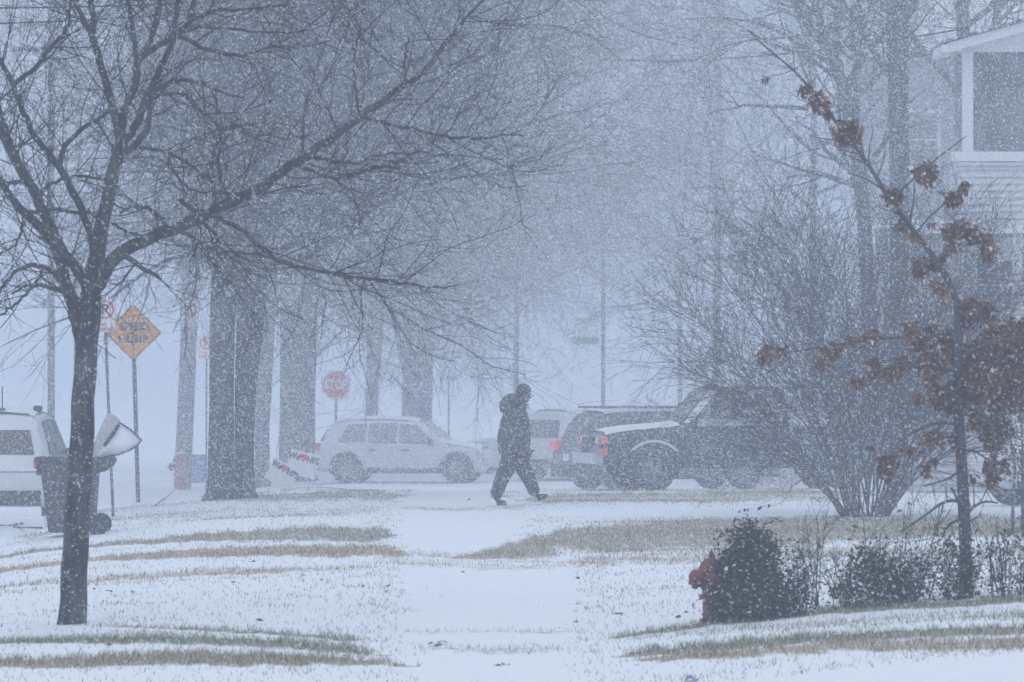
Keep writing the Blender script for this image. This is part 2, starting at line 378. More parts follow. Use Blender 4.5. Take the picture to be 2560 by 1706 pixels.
def leaf_litter():
    rng = nrng(9); mb = MB()
    spots = [(1075, 1612), (1090, 1618), (1110, 1610), (1260, 1664), (1245, 1668), (1305, 1640), (630, 1408), (460, 1455), (575, 1460), (805, 1455), (815, 1462), (960, 1470), (905, 1472),
             (240, 1475), (262, 1483), (278, 1484), (335, 1486), (580, 1532), (650, 1556), (385, 1558), (445, 1526), (270, 1620), (330, 1640), (1445, 1562), (1550, 1540), (1700, 1548), (1720, 1533), (1440, 1450), (1160, 1437), (1560, 1480), (1660, 1470), (1170, 1252), (1100, 1250)]
    for u, v in spots:
        p = base(u, v)
        for k in range(rng.integers(1, 4)):
            c = p+Vector((rng.normal(0, .02), rng.normal(0, .1), .012)); r = rng.uniform(.018, .035)
            M = Matrix.Translation(c) @ Matrix.Rotation(rng.uniform(0, 6), 4, 'Z') @ Matrix.Rotation(rng.uniform(-.8, .8), 4, 'X')
            mb.add([(-r, 0, 0), (-.3*r, -.5*r, .3*r), (r, 0, .1*r), (-.2*r, .6*r, .35*r), (0, 0, 0)], [(0, 1, 4), (1, 2, 4), (2, 3, 4), (3, 0, 4)], M)
    tag(mb.build('leaf_litter', mat('dead_leaf', (.09, .06, .055), .8, var=.4, scale=4)), 'scattered dark dead leaves lying on the snow', 'leaves', kind='stuff')
leaf_litter()

# ------------------------------------------------------------------ trees
def px_branch(pl, d0, rng, dep=None, n=None, dd=0.):
    """pl: (u,v[,radius px]); returns batch (1,n,3),(1,n); depth drifts from d0 to d0+dd"""
    n = n or max(6, len(pl)*3)
    A = np.array([(p[0], p[1], p[2]) for p in pl], float)
    L = np.r_[0, np.cumsum(np.hypot(np.diff(A[:, 0]), np.diff(A[:, 1])))]; t = np.linspace(0, L[-1], n)
    # smooth interpolation
    u, v, r = [np.interp(t, L, A[:, k]) for k in range(3)]
    for _ in range(2):
        for q in (u, v): q[1:-1] = (q[:-2]+2*q[1:-1]+q[2:])/4
    d = d0+dd*(t/L[-1])
    P = np.stack([(u-1280)/F*d, d, HC-(v-V0)/F*d], 1); k = .0
    return P[None], (r/F*d)[None]
def jitter(rng, P, s):
    Q = P.copy(); Q[:, 1:-1] += rng.normal(0, s, Q[:, 1:-1].shape); return Q
def stub(path, off): return path

def near_tree():
    rng = nrng(11); b0 = base(180, 1561); D = b0.y
    root = thing('street_tree', 'dark bare tree at the left front with one long limb sweeping up to the right', 'tree', b0)
    T = [(180, 1572, 41), (180, 1556, 37), (184, 1500, 34), (187, 1400, 33), (195, 1250, 31), (203, 1150, 31), (208, 1000, 29), (216, 880, 28), (220, 820, 29), (226, 760, 28), (229, 715, 25), (234, 680, 23),
         (245, 620, 20), (258, 550, 18), (268, 500, 17), (284, 430, 17), (296, 385, 16), (305, 350, 14)]
    P, r = px_branch(T, D, rng, n=60); P[0, 1:, 0] += .004*np.sin(np.arange(59)*.9)
    V, Fc = tubes([(P, r, 14)]); me = np_mesh('trunk', V-np.array(b0), Fc); link('trunk', me, root, BARK, True)
    B = {}
    limbs = [ # (polyline, depth drift)
     ([(208, 860, 20), (193, 800, 18), (180, 750, 17), (163, 700, 16), (148, 640, 14), (134, 603, 13), (100, 570, 12), (58, 531, 11), (18, 482, 9), (-10, 437, 8), (-60, 360, 6)], 1.),
     ([(216, 715, 14), (190, 668, 13), (165, 640, 12), (143, 610, 14), (107, 527, 13), (67, 446, 13), (40, 402, 13), (13, 348, 13), (0, 312, 12), (-30, 240, 9)], -1.),
     ([(236, 640, 10), (228, 585, 10), (192, 496, 9), (147, 415, 9), (112, 379, 8), (67, 304, 7), (45, 250, 7), (27, 200, 7), (4, 165, 6), (-20, 120, 5)], -.4),
     ([(303, 360, 12), (292, 312, 11), (277, 250, 10), (254, 170, 9), (232, 89, 9), (230, 20, 8), (226, -60, 7)], .5),
     ([(240, 110, 7), (223, 80, 7), (203, 40, 6), (185, 0, 6), (170, -50, 5)], -.3),
     ([(303, 362, 11), (308, 277, 10), (330, 232, 10), (346, 180, 10), (338, 120, 7), (330, 67, 6), (319, 0, 5), (315, -50, 4)], -.6),
     ([(346, 150, 8), (380, 125, 8), (420, 98, 8), (455, 75, 7), (473, 58, 7), (485, 25, 6), (495, -40, 5)], .8),
     ([(352, 145, 7), (375, 110, 7), (390, 60, 7), (397, 0, 6), (400, -50, 5)], -.3),
     ([(306, 358, 10), (335, 330, 10), (353, 286, 10), (370, 235, 9), (390, 195, 8), (411, 156, 8), (428, 110, 7), (437, 89, 7), (446, 0, 6), (450, -50, 5)], 1.),
     ([(300, 400, 9), (335, 362, 9), (372, 325, 8), (374, 290, 7), (372, 255, 7), (385, 228, 7), (420, 205, 7), (460, 200, 5), (482, 201, 5), (536, 223, 4), (570, 240, 3), (610, 243, 2)], -1.),
     ([(243, 720, 17), (256, 685, 17), (285, 650, 17), (312, 625, 17), (357, 600, 16), (429, 576, 14), (491, 549, 15), (558, 518, 14), (647, 473, 13), (696, 437, 12), (759, 393, 12), (795, 370, 11), (870, 317, 9), (915, 286, 9), (960, 250, 8), (1000, 219, 7), (1044, 196, 7), (1110, 114, 6), (1153, 60, 4), (1208, 0, 3), (1250, -60, 2)], 3.),
     ([(530, 535, 7), (560, 553, 6), (616, 585, 6), (661, 629, 6), (705, 656, 6), (759, 670, 5), (826, 683, 5), (866, 694, 5), (979, 702, 4), (1050, 716, 3), (1099, 720, 2.5), (1148, 713, 1.5)], 2.5),
     ([(765, 390, 5), (800, 398, 5), (840, 405, 4.5), (880, 412, 4), (925, 395, 3.5), (982, 384, 3), (1060, 380, 2), (1120, 390, 1.5)], -1),
     ([(735, 408, 5), (775, 425, 5), (803, 442, 5), (844, 451, 4.5), (893, 433, 3.5), (937, 415, 3), (1000, 420, 2)], 1.4),
     ([(905, 292, 5), (950, 305, 4.5), (1000, 319, 4), (1088, 337, 4), (1153, 346, 3.5), (1210, 345, 3), (1262, 335, 2), (1310, 340, 1.5)], -2),
     ([(583, 505, 6), (558, 470, 5), (549, 430, 5), (548, 390, 4), (557, 360, 4), (575, 335, 3), (590, 310, 2)], -1.),
     ([(754, 395, 4), (756, 350, 3.5), (757, 312, 3), (762, 270, 2.5), (770, 235, 2)], 1),
     ([(900, 296, 4), (892, 250, 3.5), (886, 214, 3), (884, 160, 3), (890, 100, 2), (905, 70, 1.5)], 1),
     ([(1015, 210, 3.5), (1012, 170, 3), (1016, 130, 3), (1022, 95, 2)], -1),
     ([(425, 578, 6), (400, 545, 5.5), (379, 527, 5), (348, 513, 5), (320, 519, 4), (300, 533, 3)], -1),
     ([(520, 540, 8), (490, 528, 7), (465, 515, 6), (450, 500, 5)], .5),
     ([(440, 573, 5), (470, 590, 5), (513, 616, 5), (558, 629, 4.5), (600, 634, 4), (647, 636, 3), (720, 655, 2)], -1.5),
     ([(500, 550, 5), (525, 572, 4.5), (548, 600, 4.5), (545, 622, 4)], 1),
     ([(300, 640, 8), (330, 650, 7), (350, 665, 6), (371, 679, 5.5), (397, 693, 4)], -1),
     ([(147, 418, 7), (156, 375, 7), (188, 335, 6), (220, 315, 5), (245, 300, 5), (272, 281, 4)], 1),
     ([(95, 505, 5), (110, 478, 5), (121, 460, 4.5), (180, 442, 4), (235, 442, 3.5), (268, 453, 3)], .6),
     ([(38, 208, 6), (60, 190, 6), (89, 170, 5.5), (125, 121, 5.5), (150, 95, 5), (170, 76, 5), (174, 0, 4), (176, -40, 4)], .6),
     ([(250, 545, 5), (225, 535, 5), (200, 530, 5), (125, 522, 5), (67, 531, 4)], -.8),
     ([(167, 735, 8), (150, 705, 7), (135, 680, 7), (110, 666, 6), (85, 664, 6), (55, 668, 5), (30, 685, 4.5), (0, 728, 4), (-30, 760, 3)], -1),
     ([(196, 750, 7), (180, 738, 6), (153, 725, 6), (112, 717, 5), (80, 712, 5), (60, 714, 4), (30, 735, 3)], 1),
     ([(110, 668, 4), (95, 700, 4), (76, 722, 4), (41, 758, 3.5), (0, 788, 3)], .5),
     ([(372, 245, 6), (430, 232, 5), (462, 236, 5), (485, 262, 5), (504, 281, 5), (536, 295, 4.5), (549, 330, 4), (552, 352, 3)], 1),
     ([(445, 92, 6), (464, 96, 6), (513, 125, 5), (558, 134, 5), (600, 140, 4), (645, 130, 3), (688, 112, 3), (730, 125, 2)], -1),
     ([(455, 80, 4), (500, 70, 3.5), (560, 68, 3.5), (650, 82, 3), (759, 80, 2)], 1.5),
     ([(470, 60, 5), (500, 40, 5), (536, 22, 4.5), (580, 28, 4), (640, 20, 3.5), (720, 14, 2)], 1.0),
     ([(335, 372, 5), (380, 370, 4.5), (446, 393, 4), (491, 428, 4), (536, 451, 3.5), (565, 480, 3)], -1.2),
     ([(420, 390, 4), (432, 425, 4), (446, 450, 3), (470, 470, 3), (510, 484, 2.5), (560, 476, 2)], 1),
     ([(295, 405, 4), (275, 355, 3.5), (250, 318, 3), (235, 300, 3)], .6),
     ([(60, 450, 5), (30, 460, 5), (0, 452, 4), (-30, 450, 3)], 1),
     ([(8, 350, 6), (30, 390, 9), (10, 300, 6), (-10, 260, 5)], 1),
     ([(60, 540, 5), (55, 570, 4), (50, 600, 3.5), (20, 625, 3), (-10, 640, 3)], 1),
     ([(280, 560, 4), (290, 565, 3.5), (330, 585, 3), (370, 590, 2.5)], 1.5),
    ]
    big = []; small = []
    for pl, dd in limbs:
        pl = [(p[0], p[1], p[2]) for p in pl]
        L = px_branch(pl, D, rng, dd=dd*.6); 
        (big if pl[0][2] > 5.5 else small).append((jitter(rng, L[0], .006), L[1]))
    rs = lambda br, n: (np.stack([resample(np.c_[p[0], r_[0]], n) for p, r_ in br]))
    Q = rs(big+small, 14); P1, R1 = Q[..., :3], Q[..., 3]
    c2, r2 = kids(rng, P1, np.minimum(R1, .014), 360, .12, 1, absL=(.35, 1.25), ang=(30, 70), up=.4, n=9, wig=.13, rf=.38, rmin=.0035, yflat=.8)
    c3, r3 = kids(rng, c2, r2, 2000, .12, 1, absL=(.15, .6), ang=(25, 65), up=.25, n=5, wig=.16, rf=.6, rmin=.0022)
    c4, r4 = kids(rng, c3, r3, 5200, .2, 1, absL=(.06, .26), ang=(25, 60), up=.2, n=3, wig=.12, rf=.7, rmin=.0018)
    bl = [(p, r_, 8) for p, r_ in big+small]
    V, Fc = tubes(bl); cr = link('crown', np_mesh('crown', V-np.array(b0), Fc), root, BARK, True)
    V, Fc = tubes([(c2, r2, 4), (c3, r3, 3), (c4, r4, 3)]); link('twigs', np_mesh('twigs', V-np.array(b0), Fc), cr, TWIG)
    # snow lodged in the fork
    mb = MB(); c = W(236, 668, D)-Vector((0, .055, 0))
    mb.lathe([(.001, -.03), (.014, -.02), (.018, 0), (.012, .03), (.001, .045)], 10, Matrix.Translation(c)); mb.build('snow_lump', SNOW, root, True)
near_tree()

BARKF = mat('bark_hazed', (.15, .15, .165), .9, col2=(.22, .22, .235), scale=7, stretch=(1, 1, .4))  # far trees: base colour lightened to paint in the haze fade
TWIGF = mat('twig_hazed', (.20, .20, .22), .9)  # far twigs, paled the same way: distance haze put into the colour
def big_tree(name, label, trunk_px, v_base_u, seed, limbs, spread, m2, m3, m4, d=None, barkm=BARK2, twigm=TWIG2, absL=((2.2, 4.5), (.9, 2.2), (.35, 1.0)), group=None, z_lo=3.2, height=11., twr=.0045, lean=0, droop=.1, side=0.):
    """trunk_px: (u, v, radius px); limbs start above z_lo"""
    rng = nrng(seed); b0 = base(*v_base_u) if d is None else Vector((W(v_base_u[0], 0, d).x, d, G(W(v_base_u[0], 0, d).x, d)))
    D = b0.y; root = thing(name, label, 'tree', b0, group=group)
    tp = [(p[0], p[1], p[2]) for p in trunk_px]
    P, r = px_branch(tp, D, rng, n=26)
    P[0, 0, 2] = b0.z-.1
    top = P[0, -1].copy(); n2 = 10; ext = []
    dirv = np.array([lean+rng.normal(0, .05), rng.normal(0, .05), 1.]); dirv /= np.linalg.norm(dirv)
    q = top.copy()
    for k in range(n2): dirv = dirv+np.r_[rng.normal(0, .06, 2), 0]; dirv /= np.linalg.norm(dirv); q = q+dirv*max(.1, (height-top[2]))/n2; ext.append(q.copy())
    P = np.concatenate([P[0], np.array(ext)])[None]; r = np.concatenate([r[0], np.linspace(r[0, -1]*.97, .03, n2)])[None]
    V, Fc = tubes([(P, r, 12)])
    link('trunk', np_mesh('trunk', V-np.array(b0), Fc), root, barkm, True)
    zz = P[0, :, 2]; t0 = np.searchsorted(zz, b0.z+z_lo)/len(zz)
    rr = np.minimum(r, .16)
    c1, r1 = kids(rng, P, rr, limbs, t0, .97, absL=(spread*.6, spread*1.1), ang=(40, 75), up=.25, n=10, wig=.13, rf=.55, rmin=.02, tipf=.15)
    if side: c1[..., 0] += side*np.linspace(0, 1, 10)[None]
    c2, r2 = kids(rng, c1, r1, m2, .2, 1, absL=absL[0], ang=(30, 65), up=droop, n=8, wig=.14, rf=.5, rmin=.008, tipf=.2)
    c3, r3 = kids(rng, c2, r2, m3, .15, 1, absL=absL[1], ang=(25, 60), up=droop*.6, n=6, wig=.14, rf=.55, rmin=twr, tipf=.4)
    c4, r4 = kids(rng, c3, r3, m4, .1, 1, absL=absL[2], ang=(20, 60), up=.05, n=4, wig=.16, rf=.7, rmin=twr*.75, tipf=.6)
    V, Fc = tubes([(c1, r1, 7), (c2, r2, 4)]); cr = link('crown', np_mesh('crown', V-np.array(b0), Fc), root, barkm, True)
    V, Fc = tubes([(c3, r3, 3), (c4, r4, 3)]); link('twigs', np_mesh('twigs', V-np.array(b0), Fc), cr, twigm)
    return root, D
GT = 'big bare street trees along the kerb'
ta, DA = big_tree('street_tree', 'big bare tree with a pale round knot, left one of the touching trunks', [(552, 1264, 58), (552, 1250, 46), (552, 1228, 37), (553, 1200, 34), (554, 1000, 31), (556, 800, 32), (562, 700, 34), (572, 560, 38), (580, 450, 30)], (552, 1250), 21, 16, 4.2, 210, 3000, 12500, group=GT, z_lo=3.6, height=13, side=1.2, droop=.0)
k = W(578, 728, DA); mb = MB(); M = Matrix.Translation((k.x, k.y-.235, k.z)) @ Matrix.Rotation(R(90), 4, 'X')
mb.lathe([(.03, 0), (.075, 0), (.085, .03), (.06, .05), (.035, .035), (.01, .02)], 16, M)
mb.build('knot', mat('knot_pale', (.32, .32, .34), .9, snow=.4, scale=12), ta, True)
big_tree('street_tree', 'big bare tree behind the knotted trunk, right one of the touching pair', [(612, 1260, 44), (612, 1246, 34), (612, 1225, 26), (611, 1150, 24), (612, 1000, 26), (618, 900, 30), (628, 780, 36), (632, 640, 38), (640, 500, 30)], (612, 1246), 22, 15, 4.4, 190, 2700, 10500, group=GT, z_lo=3.4, height=13, lean=.1, side=1.5, droop=-.05)
big_tree('street_tree', 'bare street tree just left of the tilted yard signs', [(657, 1226, 24), (656, 1200, 20), (655, 1080, 18), (658, 980, 21), (664, 850, 22), (668, 700, 24), (680, 560, 20)], (657, 1219), 23, 12, 4.2, 160, 2300, 9500, group=GT, z_lo=3.6, height=12, side=1.5, droop=0)
big_tree('street_tree', 'thick bare trunk standing right behind the tilted yard signs', [(742, 1218, 62), (742, 1200, 52), (742, 1175, 46), (744, 1000, 44), (746, 850, 46), (750, 700, 50), (760, 560, 44), (770, 420, 34)], (742, 1205), 24, 18, 5.5, 210, 3200, 13500, group=GT, z_lo=4.0, height=15, side=1.6, droop=-.05)
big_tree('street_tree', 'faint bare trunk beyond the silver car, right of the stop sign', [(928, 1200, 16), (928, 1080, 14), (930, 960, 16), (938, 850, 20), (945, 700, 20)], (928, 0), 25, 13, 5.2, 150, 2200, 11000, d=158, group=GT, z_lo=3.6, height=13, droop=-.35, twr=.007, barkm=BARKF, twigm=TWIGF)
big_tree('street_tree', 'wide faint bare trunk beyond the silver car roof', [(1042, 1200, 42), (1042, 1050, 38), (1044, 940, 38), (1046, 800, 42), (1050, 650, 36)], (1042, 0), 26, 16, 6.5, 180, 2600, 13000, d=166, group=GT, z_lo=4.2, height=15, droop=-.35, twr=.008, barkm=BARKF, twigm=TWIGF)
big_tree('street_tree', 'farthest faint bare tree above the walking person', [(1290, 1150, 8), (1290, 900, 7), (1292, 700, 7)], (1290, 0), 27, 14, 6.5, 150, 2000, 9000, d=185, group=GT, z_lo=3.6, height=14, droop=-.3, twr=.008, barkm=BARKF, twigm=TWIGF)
GY = 'bare trees in the yards on the right'
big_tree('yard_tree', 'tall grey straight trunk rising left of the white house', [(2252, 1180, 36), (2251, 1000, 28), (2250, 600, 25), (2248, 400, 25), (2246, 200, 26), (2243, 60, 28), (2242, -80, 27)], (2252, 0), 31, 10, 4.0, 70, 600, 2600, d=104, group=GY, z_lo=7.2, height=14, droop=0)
def forked():
    rng = nrng(33); d = 110; b0 = Vector((W(2185, 0, d).x, d, G(W(2185, 0, d).x, d)))
    root = thing('yard_tree', 'forked bare tree whose stems spread behind the oak sapling tip', 'tree', b0, group=GY)
    st = [([(2190, 1190, 24), (2180, 900, 20), (2165, 600, 18), (2140, 330, 18), (2110, 210, 15), (2070, 130, 11), (2040, 60, 10), (2030, -60, 8)], 0),
          ([(2115, 230, 10), (2090, 140, 11), (2092, 60, 10), (2094, -60, 8)], 1.0),
          ([(2110, 215, 9), (2060, 110, 8), (2010, 60, 7), (1975, -20, 6)], -1.),
          ([(2150, 420, 8), (2141, 240, 7), (2135, 120, 6), (2120, 60, 6), (2150, -10, 4)], .8)]
    br = [px_branch(p, d, rng, dd=q, n=18) for p, q in st]
    V, Fc = tubes([(br[0][0], br[0][1], 10)]); link('trunk', np_mesh('trunk', V-np.array(b0), Fc), root, BARK2, True)
    P = np.concatenate([q[0] for q in br]); Rr = np.concatenate([q[1] for q in br])
    c1, r1 = kids(rng, P, Rr, 34, .5, 1, absL=(1.6, 4.2), ang=(35, 75), up=.1, n=10, wig=.13, rf=.45, rmin=.014, tipf=.2, yflat=.6)
    c2, r2 = kids(rng, c1, r1, 190, .15, 1, absL=(.8, 2.2), ang=(30, 65), up=.0, n=7, wig=.15, rf=.5, rmin=.007)
    c3, r3 = kids(rng, c2, r2, 1500, .15, 1, absL=(.3, .9), ang=(25, 60), up=.0, n=5, wig=.15, rf=.6, rmin=.0045)
    V, Fc = tubes([(p, r_, 8) for p, r_ in br[1:]]+[(c1, r1, 6), (c2, r2, 4)]); cr = link('crown', np_mesh('crown', V-np.array(b0), Fc), root, BARK2, True)
    V, Fc = tubes([(c3, r3, 3)]); link('twigs', np_mesh('twigs', V-np.array(b0), Fc), cr, TWIG2)
forked()
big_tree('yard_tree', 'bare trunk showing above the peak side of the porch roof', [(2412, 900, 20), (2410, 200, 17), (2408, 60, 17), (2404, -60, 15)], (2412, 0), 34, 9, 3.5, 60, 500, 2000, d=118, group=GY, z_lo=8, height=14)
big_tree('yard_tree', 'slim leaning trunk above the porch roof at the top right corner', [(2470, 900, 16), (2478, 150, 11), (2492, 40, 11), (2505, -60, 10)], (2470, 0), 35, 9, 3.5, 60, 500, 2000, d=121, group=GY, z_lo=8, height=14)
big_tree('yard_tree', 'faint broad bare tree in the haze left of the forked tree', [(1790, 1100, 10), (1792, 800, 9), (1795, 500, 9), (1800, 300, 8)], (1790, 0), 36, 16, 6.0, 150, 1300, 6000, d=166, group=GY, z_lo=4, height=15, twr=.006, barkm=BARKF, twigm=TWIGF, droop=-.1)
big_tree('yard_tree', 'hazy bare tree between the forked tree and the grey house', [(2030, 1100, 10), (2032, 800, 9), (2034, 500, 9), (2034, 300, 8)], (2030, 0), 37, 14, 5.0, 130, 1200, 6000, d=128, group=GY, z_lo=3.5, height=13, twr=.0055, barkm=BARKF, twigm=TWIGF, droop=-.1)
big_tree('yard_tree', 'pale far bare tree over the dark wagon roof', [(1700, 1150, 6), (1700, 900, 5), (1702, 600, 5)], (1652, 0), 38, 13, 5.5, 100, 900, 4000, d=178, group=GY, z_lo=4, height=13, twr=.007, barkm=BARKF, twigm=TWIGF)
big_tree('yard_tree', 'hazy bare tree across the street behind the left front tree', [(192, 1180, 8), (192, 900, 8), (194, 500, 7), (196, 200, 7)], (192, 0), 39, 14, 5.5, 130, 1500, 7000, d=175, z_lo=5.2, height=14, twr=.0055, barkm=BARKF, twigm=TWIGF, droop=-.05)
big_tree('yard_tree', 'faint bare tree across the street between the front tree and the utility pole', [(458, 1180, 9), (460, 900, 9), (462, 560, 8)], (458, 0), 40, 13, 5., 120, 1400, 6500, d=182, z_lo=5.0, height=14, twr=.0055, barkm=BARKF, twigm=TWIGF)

# --- big many-stemmed bare shrub
def shrub():
    rng = nrng(41); b0 = base(2160, 1292); D = b0.y
    root = thing('bare_shrub', 'large many-stemmed bare shrub at the edge of the snowy driveway', 'shrub', b0)
    N = 70; n = 9; P = np.zeros((N, n, 3)); x0 = rng.uniform(-.30, .32, N); y0 = rng.uniform(-.3, .3, N)
    a = np.clip(x0/.3+rng.normal(0, .4, N), -1.4, 1.1)*R(38); L = rng.uniform(3.2, 5.0, N)*(1-.2*np.abs(a)/R(38))
    d = np.stack([np.sin(a*.72), rng.normal(0, .28, N), np.cos(a*.72)], 1); d /= np.linalg.norm(d, axis=1, keepdims=True)
    P[:, 0] = np.stack([x0, y0, np.full(N, -.05)], 1)
    for q in range(1, n):
        d = d+np.stack([np.sin(a)*.075, d[:, 1]*.02, np.full(N, -.006)], 1)+rng.normal(0, .05, (N, 3)); d /= np.linalg.norm(d, axis=1, keepdims=True)
        P[:, q] = P[:, q-1]+d*(L/(n-1))[:, None]
    P[:, 0, 2] = -.05
    r = np.linspace(1, .3, n)[None]*rng.uniform(.008, .019, N)[:, None]
    c2, r2 = kids(rng, P, r, 1200, .25, 1, absL=(.5, 1.5), ang=(18, 50), up=.05, n=7, wig=.11, rf=.5, rmin=.0035, yflat=1)
    c3, r3 = kids(rng, c2, r2, 7000, .1, 1, absL=(.2, .8), ang=(20, 55), up=.08, n=5, wig=.13, rf=.6, rmin=.0033)
    c4, r4 = kids(rng, c3, r3, 9000, .2, 1, absL=(.08, .34), ang=(25, 60), up=.05, n=3, wig=.12, rf=.7, rmin=.0022)
    low = [q for q in (P, c2)]
    V, Fc = tubes([(P, r, 5)]); st = link('stems', np_mesh('stems', V, Fc), root, BARK3, True)
    V, Fc = tubes([(c2, r2, 4), (c3, r3, 3), (c4, r4, 3)]); k = V[:, 2] < .02; V[k, 2] = .02; link('twigs', np_mesh('twigs', V, Fc), root, TWIGR)
shrub()

# --- leaves
def oak_leaf(s=1.):     # lobed outline in x,y
    pts = [(0, 0), (.12, .06), (.2, .24), (.3, .1), (.45, .34), (.52, .12), (.7, .30), (.76, .1), (1, 0), (.76, -.1), (.7, -.30), (.52, -.12), (.45, -.34), (.3, -.1), (.2, -.24), (.12, -.06)]
    return np.array([(x*s, y*s, 0) for x, y in pts])
def small_leaf(s=1.):
    return np.array([(0, 0, 0), (.3*s, .22*s, 0), (.7*s, .2*s, 0), (s, 0, 0), (.7*s, -.2*s, 0), (.3*s, -.22*s, 0)])
def leaves(rng, C, size, shape, droop=.4, curl=.25):
    """C: (N,3) positions; returns V,F (n-gon as fan of triangles around mid point)"""
    N = len(C); L0 = shape(1.); m = len(L0); L0 = np.vstack([L0, [[.5, 0, 0]]]); L0[:, 2] = -curl*(L0[:, 0]-.4)**2+curl*.8*np.abs(L0[:, 1])
    a = rng.uniform(0, 2*np.pi, N); b_ = rng.normal(droop, .6, N); c = rng.uniform(-1.2, 1.2, N)
    ca, sa, cb, sb, cc, sc = np.cos(a), np.sin(a), np.cos(b_), np.sin(b_), np.cos(c), np.sin(c)
    s = rng.uniform(size[0], size[1], N)
    Pp = L0[None]*s[:, None, None]
    y = Pp[..., 1]*cc[:, None]-Pp[..., 2]*sc[:, None]; z = Pp[..., 1]*sc[:, None]+Pp[..., 2]*cc[:, None]; x = Pp[..., 0]
    x2 = x*cb[:, None]+z*sb[:, None]; z2 = -x*sb[:, None]+z*cb[:, None]
    x3 = x2*ca[:, None]-y*sa[:, None]; y3 = x2*sa[:, None]+y*ca[:, None]
    V = np.stack([x3, y3, z2], -1)+C[:, None]
    i = np.arange(N)[:, None]*(m+1); j = np.arange(m)[None]
    Fc = np.stack([i+j, i+(j+1) % m, i+m+0*j], -1).reshape(-1, 3)
    return V.reshape(-1, 3), Fc
def leaf_mesh(name, V, Fc, rng, cols, mname, parent, per, snowf=.05):
    me = np_mesh(name, V, Fc); N = len(V)//per
    c = np.array(cols)[rng.integers(0, len(cols), N)]*rng.uniform(.6, 1.35, N)[:, None]
    c = np.where((rng.random(N) < snowf)[:, None], .7, c)
    C = np.repeat(np.c_[c, np.ones(N)], per, axis=0)
    a = me.color_attributes.new('tone', 'FLOAT_COLOR', 'POINT'); a.data.foreach_set('color', C.astype(np.float32).ravel())
    if mname not in MATS:
        m = bpy.data.materials.new(mname); m.use_nodes = True; n = m.node_tree; p = n.nodes['Principled BSDF']
        at = n.nodes.new('ShaderNodeAttribute'); at.attribute_name = 'tone'; n.links.new(at.outputs['Color'], p.inputs['Base Color'])
        p.inputs['Roughness'].default_value = .75; p.inputs['Specular IOR Level'].default_value = .25; MATS[mname] = m
    return link(name, me, parent, MATS[mname])
BROWN = [(.21, .11, .065), (.15, .08, .05), (.29, .15, .08), (.09, .056, .042), (.20, .12, .078)]
OL = [ # oak leaf clusters: u, v, radius px, leaves
 (1917, 198, 9, 4), (2012, 222, 18, 22), (2048, 254, 26, 45), (2070, 281, 14, 14), (2119, 330, 38, 95), (2316, 431, 32, 75), (2233, 489, 24, 40), (2385, 491, 25, 42), (2412, 464, 15, 14), (2255, 562, 16, 16), (2285, 588, 15, 10), (2330, 560, 8, 4),
 (2376, 576, 22, 34), (2404, 570, 24, 38), (2432, 585, 24, 38), (2462, 604, 24, 36), (2470, 634, 20, 28), (2380, 615, 18, 14), (2300, 665, 26, 40), (2331, 656, 20, 26), (2358, 644, 10, 8), (2338, 715, 14, 12), (2356, 724, 14, 14),
 (2422, 766, 28, 42), (2460, 778, 30, 46), (2415, 800, 26, 30), (2500, 850, 60, 170), (2545, 835, 50, 110), (2590, 860, 50, 90), (2281, 824, 26, 38), (2327, 818, 14, 12), (2306, 857, 30, 40), (2369, 840, 26, 34), (2335, 915, 40, 70), (2310, 900, 30, 40), (2252, 911, 30, 36), (2186, 907, 20, 20), (2145, 952, 18, 14), (2190, 932, 24, 20), (2222, 935, 26, 24),
 (2082, 874, 26, 30), (2062, 900, 16, 14), (2049, 910, 14, 14), (1912, 888, 22, 26), (1948, 876, 16, 18), (1915, 868, 10, 6), (2182, 838, 18, 22), (2165, 842, 12, 8), (2130, 850, 12, 6), (2356, 981, 34, 56), (2348, 1006, 24, 28), (2373, 1018, 22, 24), (2294, 990, 16, 12), (2439, 890, 50, 130), (2460, 952, 55, 150), (2439, 994, 42, 86), (2501, 994, 45, 96), (2420, 930, 34, 60),
 (2489, 1064, 46, 100), (2480, 1100, 36, 60), (2440, 1050, 26, 30), (2339, 1093, 26, 34), (2318, 1086, 12, 8), (2385, 1092, 14, 14), (2219, 1156, 26, 40), (2216, 1182, 22, 26), (2269, 1127, 16, 14), (2300, 1128, 8, 4), (2315, 1162, 14, 12), (2316, 1182, 8, 5), (2335, 1152, 9, 5), (2489, 1168, 36, 50), (2480, 1196, 20, 20), (2430, 1190, 10, 6), (2181, 1115, 7, 3), (2393, 1120, 10, 8), (2400, 1160, 8, 4), (2540, 940, 50, 90), (2560, 1000, 45, 60), (2330, 950, 22, 20), (2380, 880, 30, 50), (2400, 960, 30, 44), (2530, 905, 40, 60)]
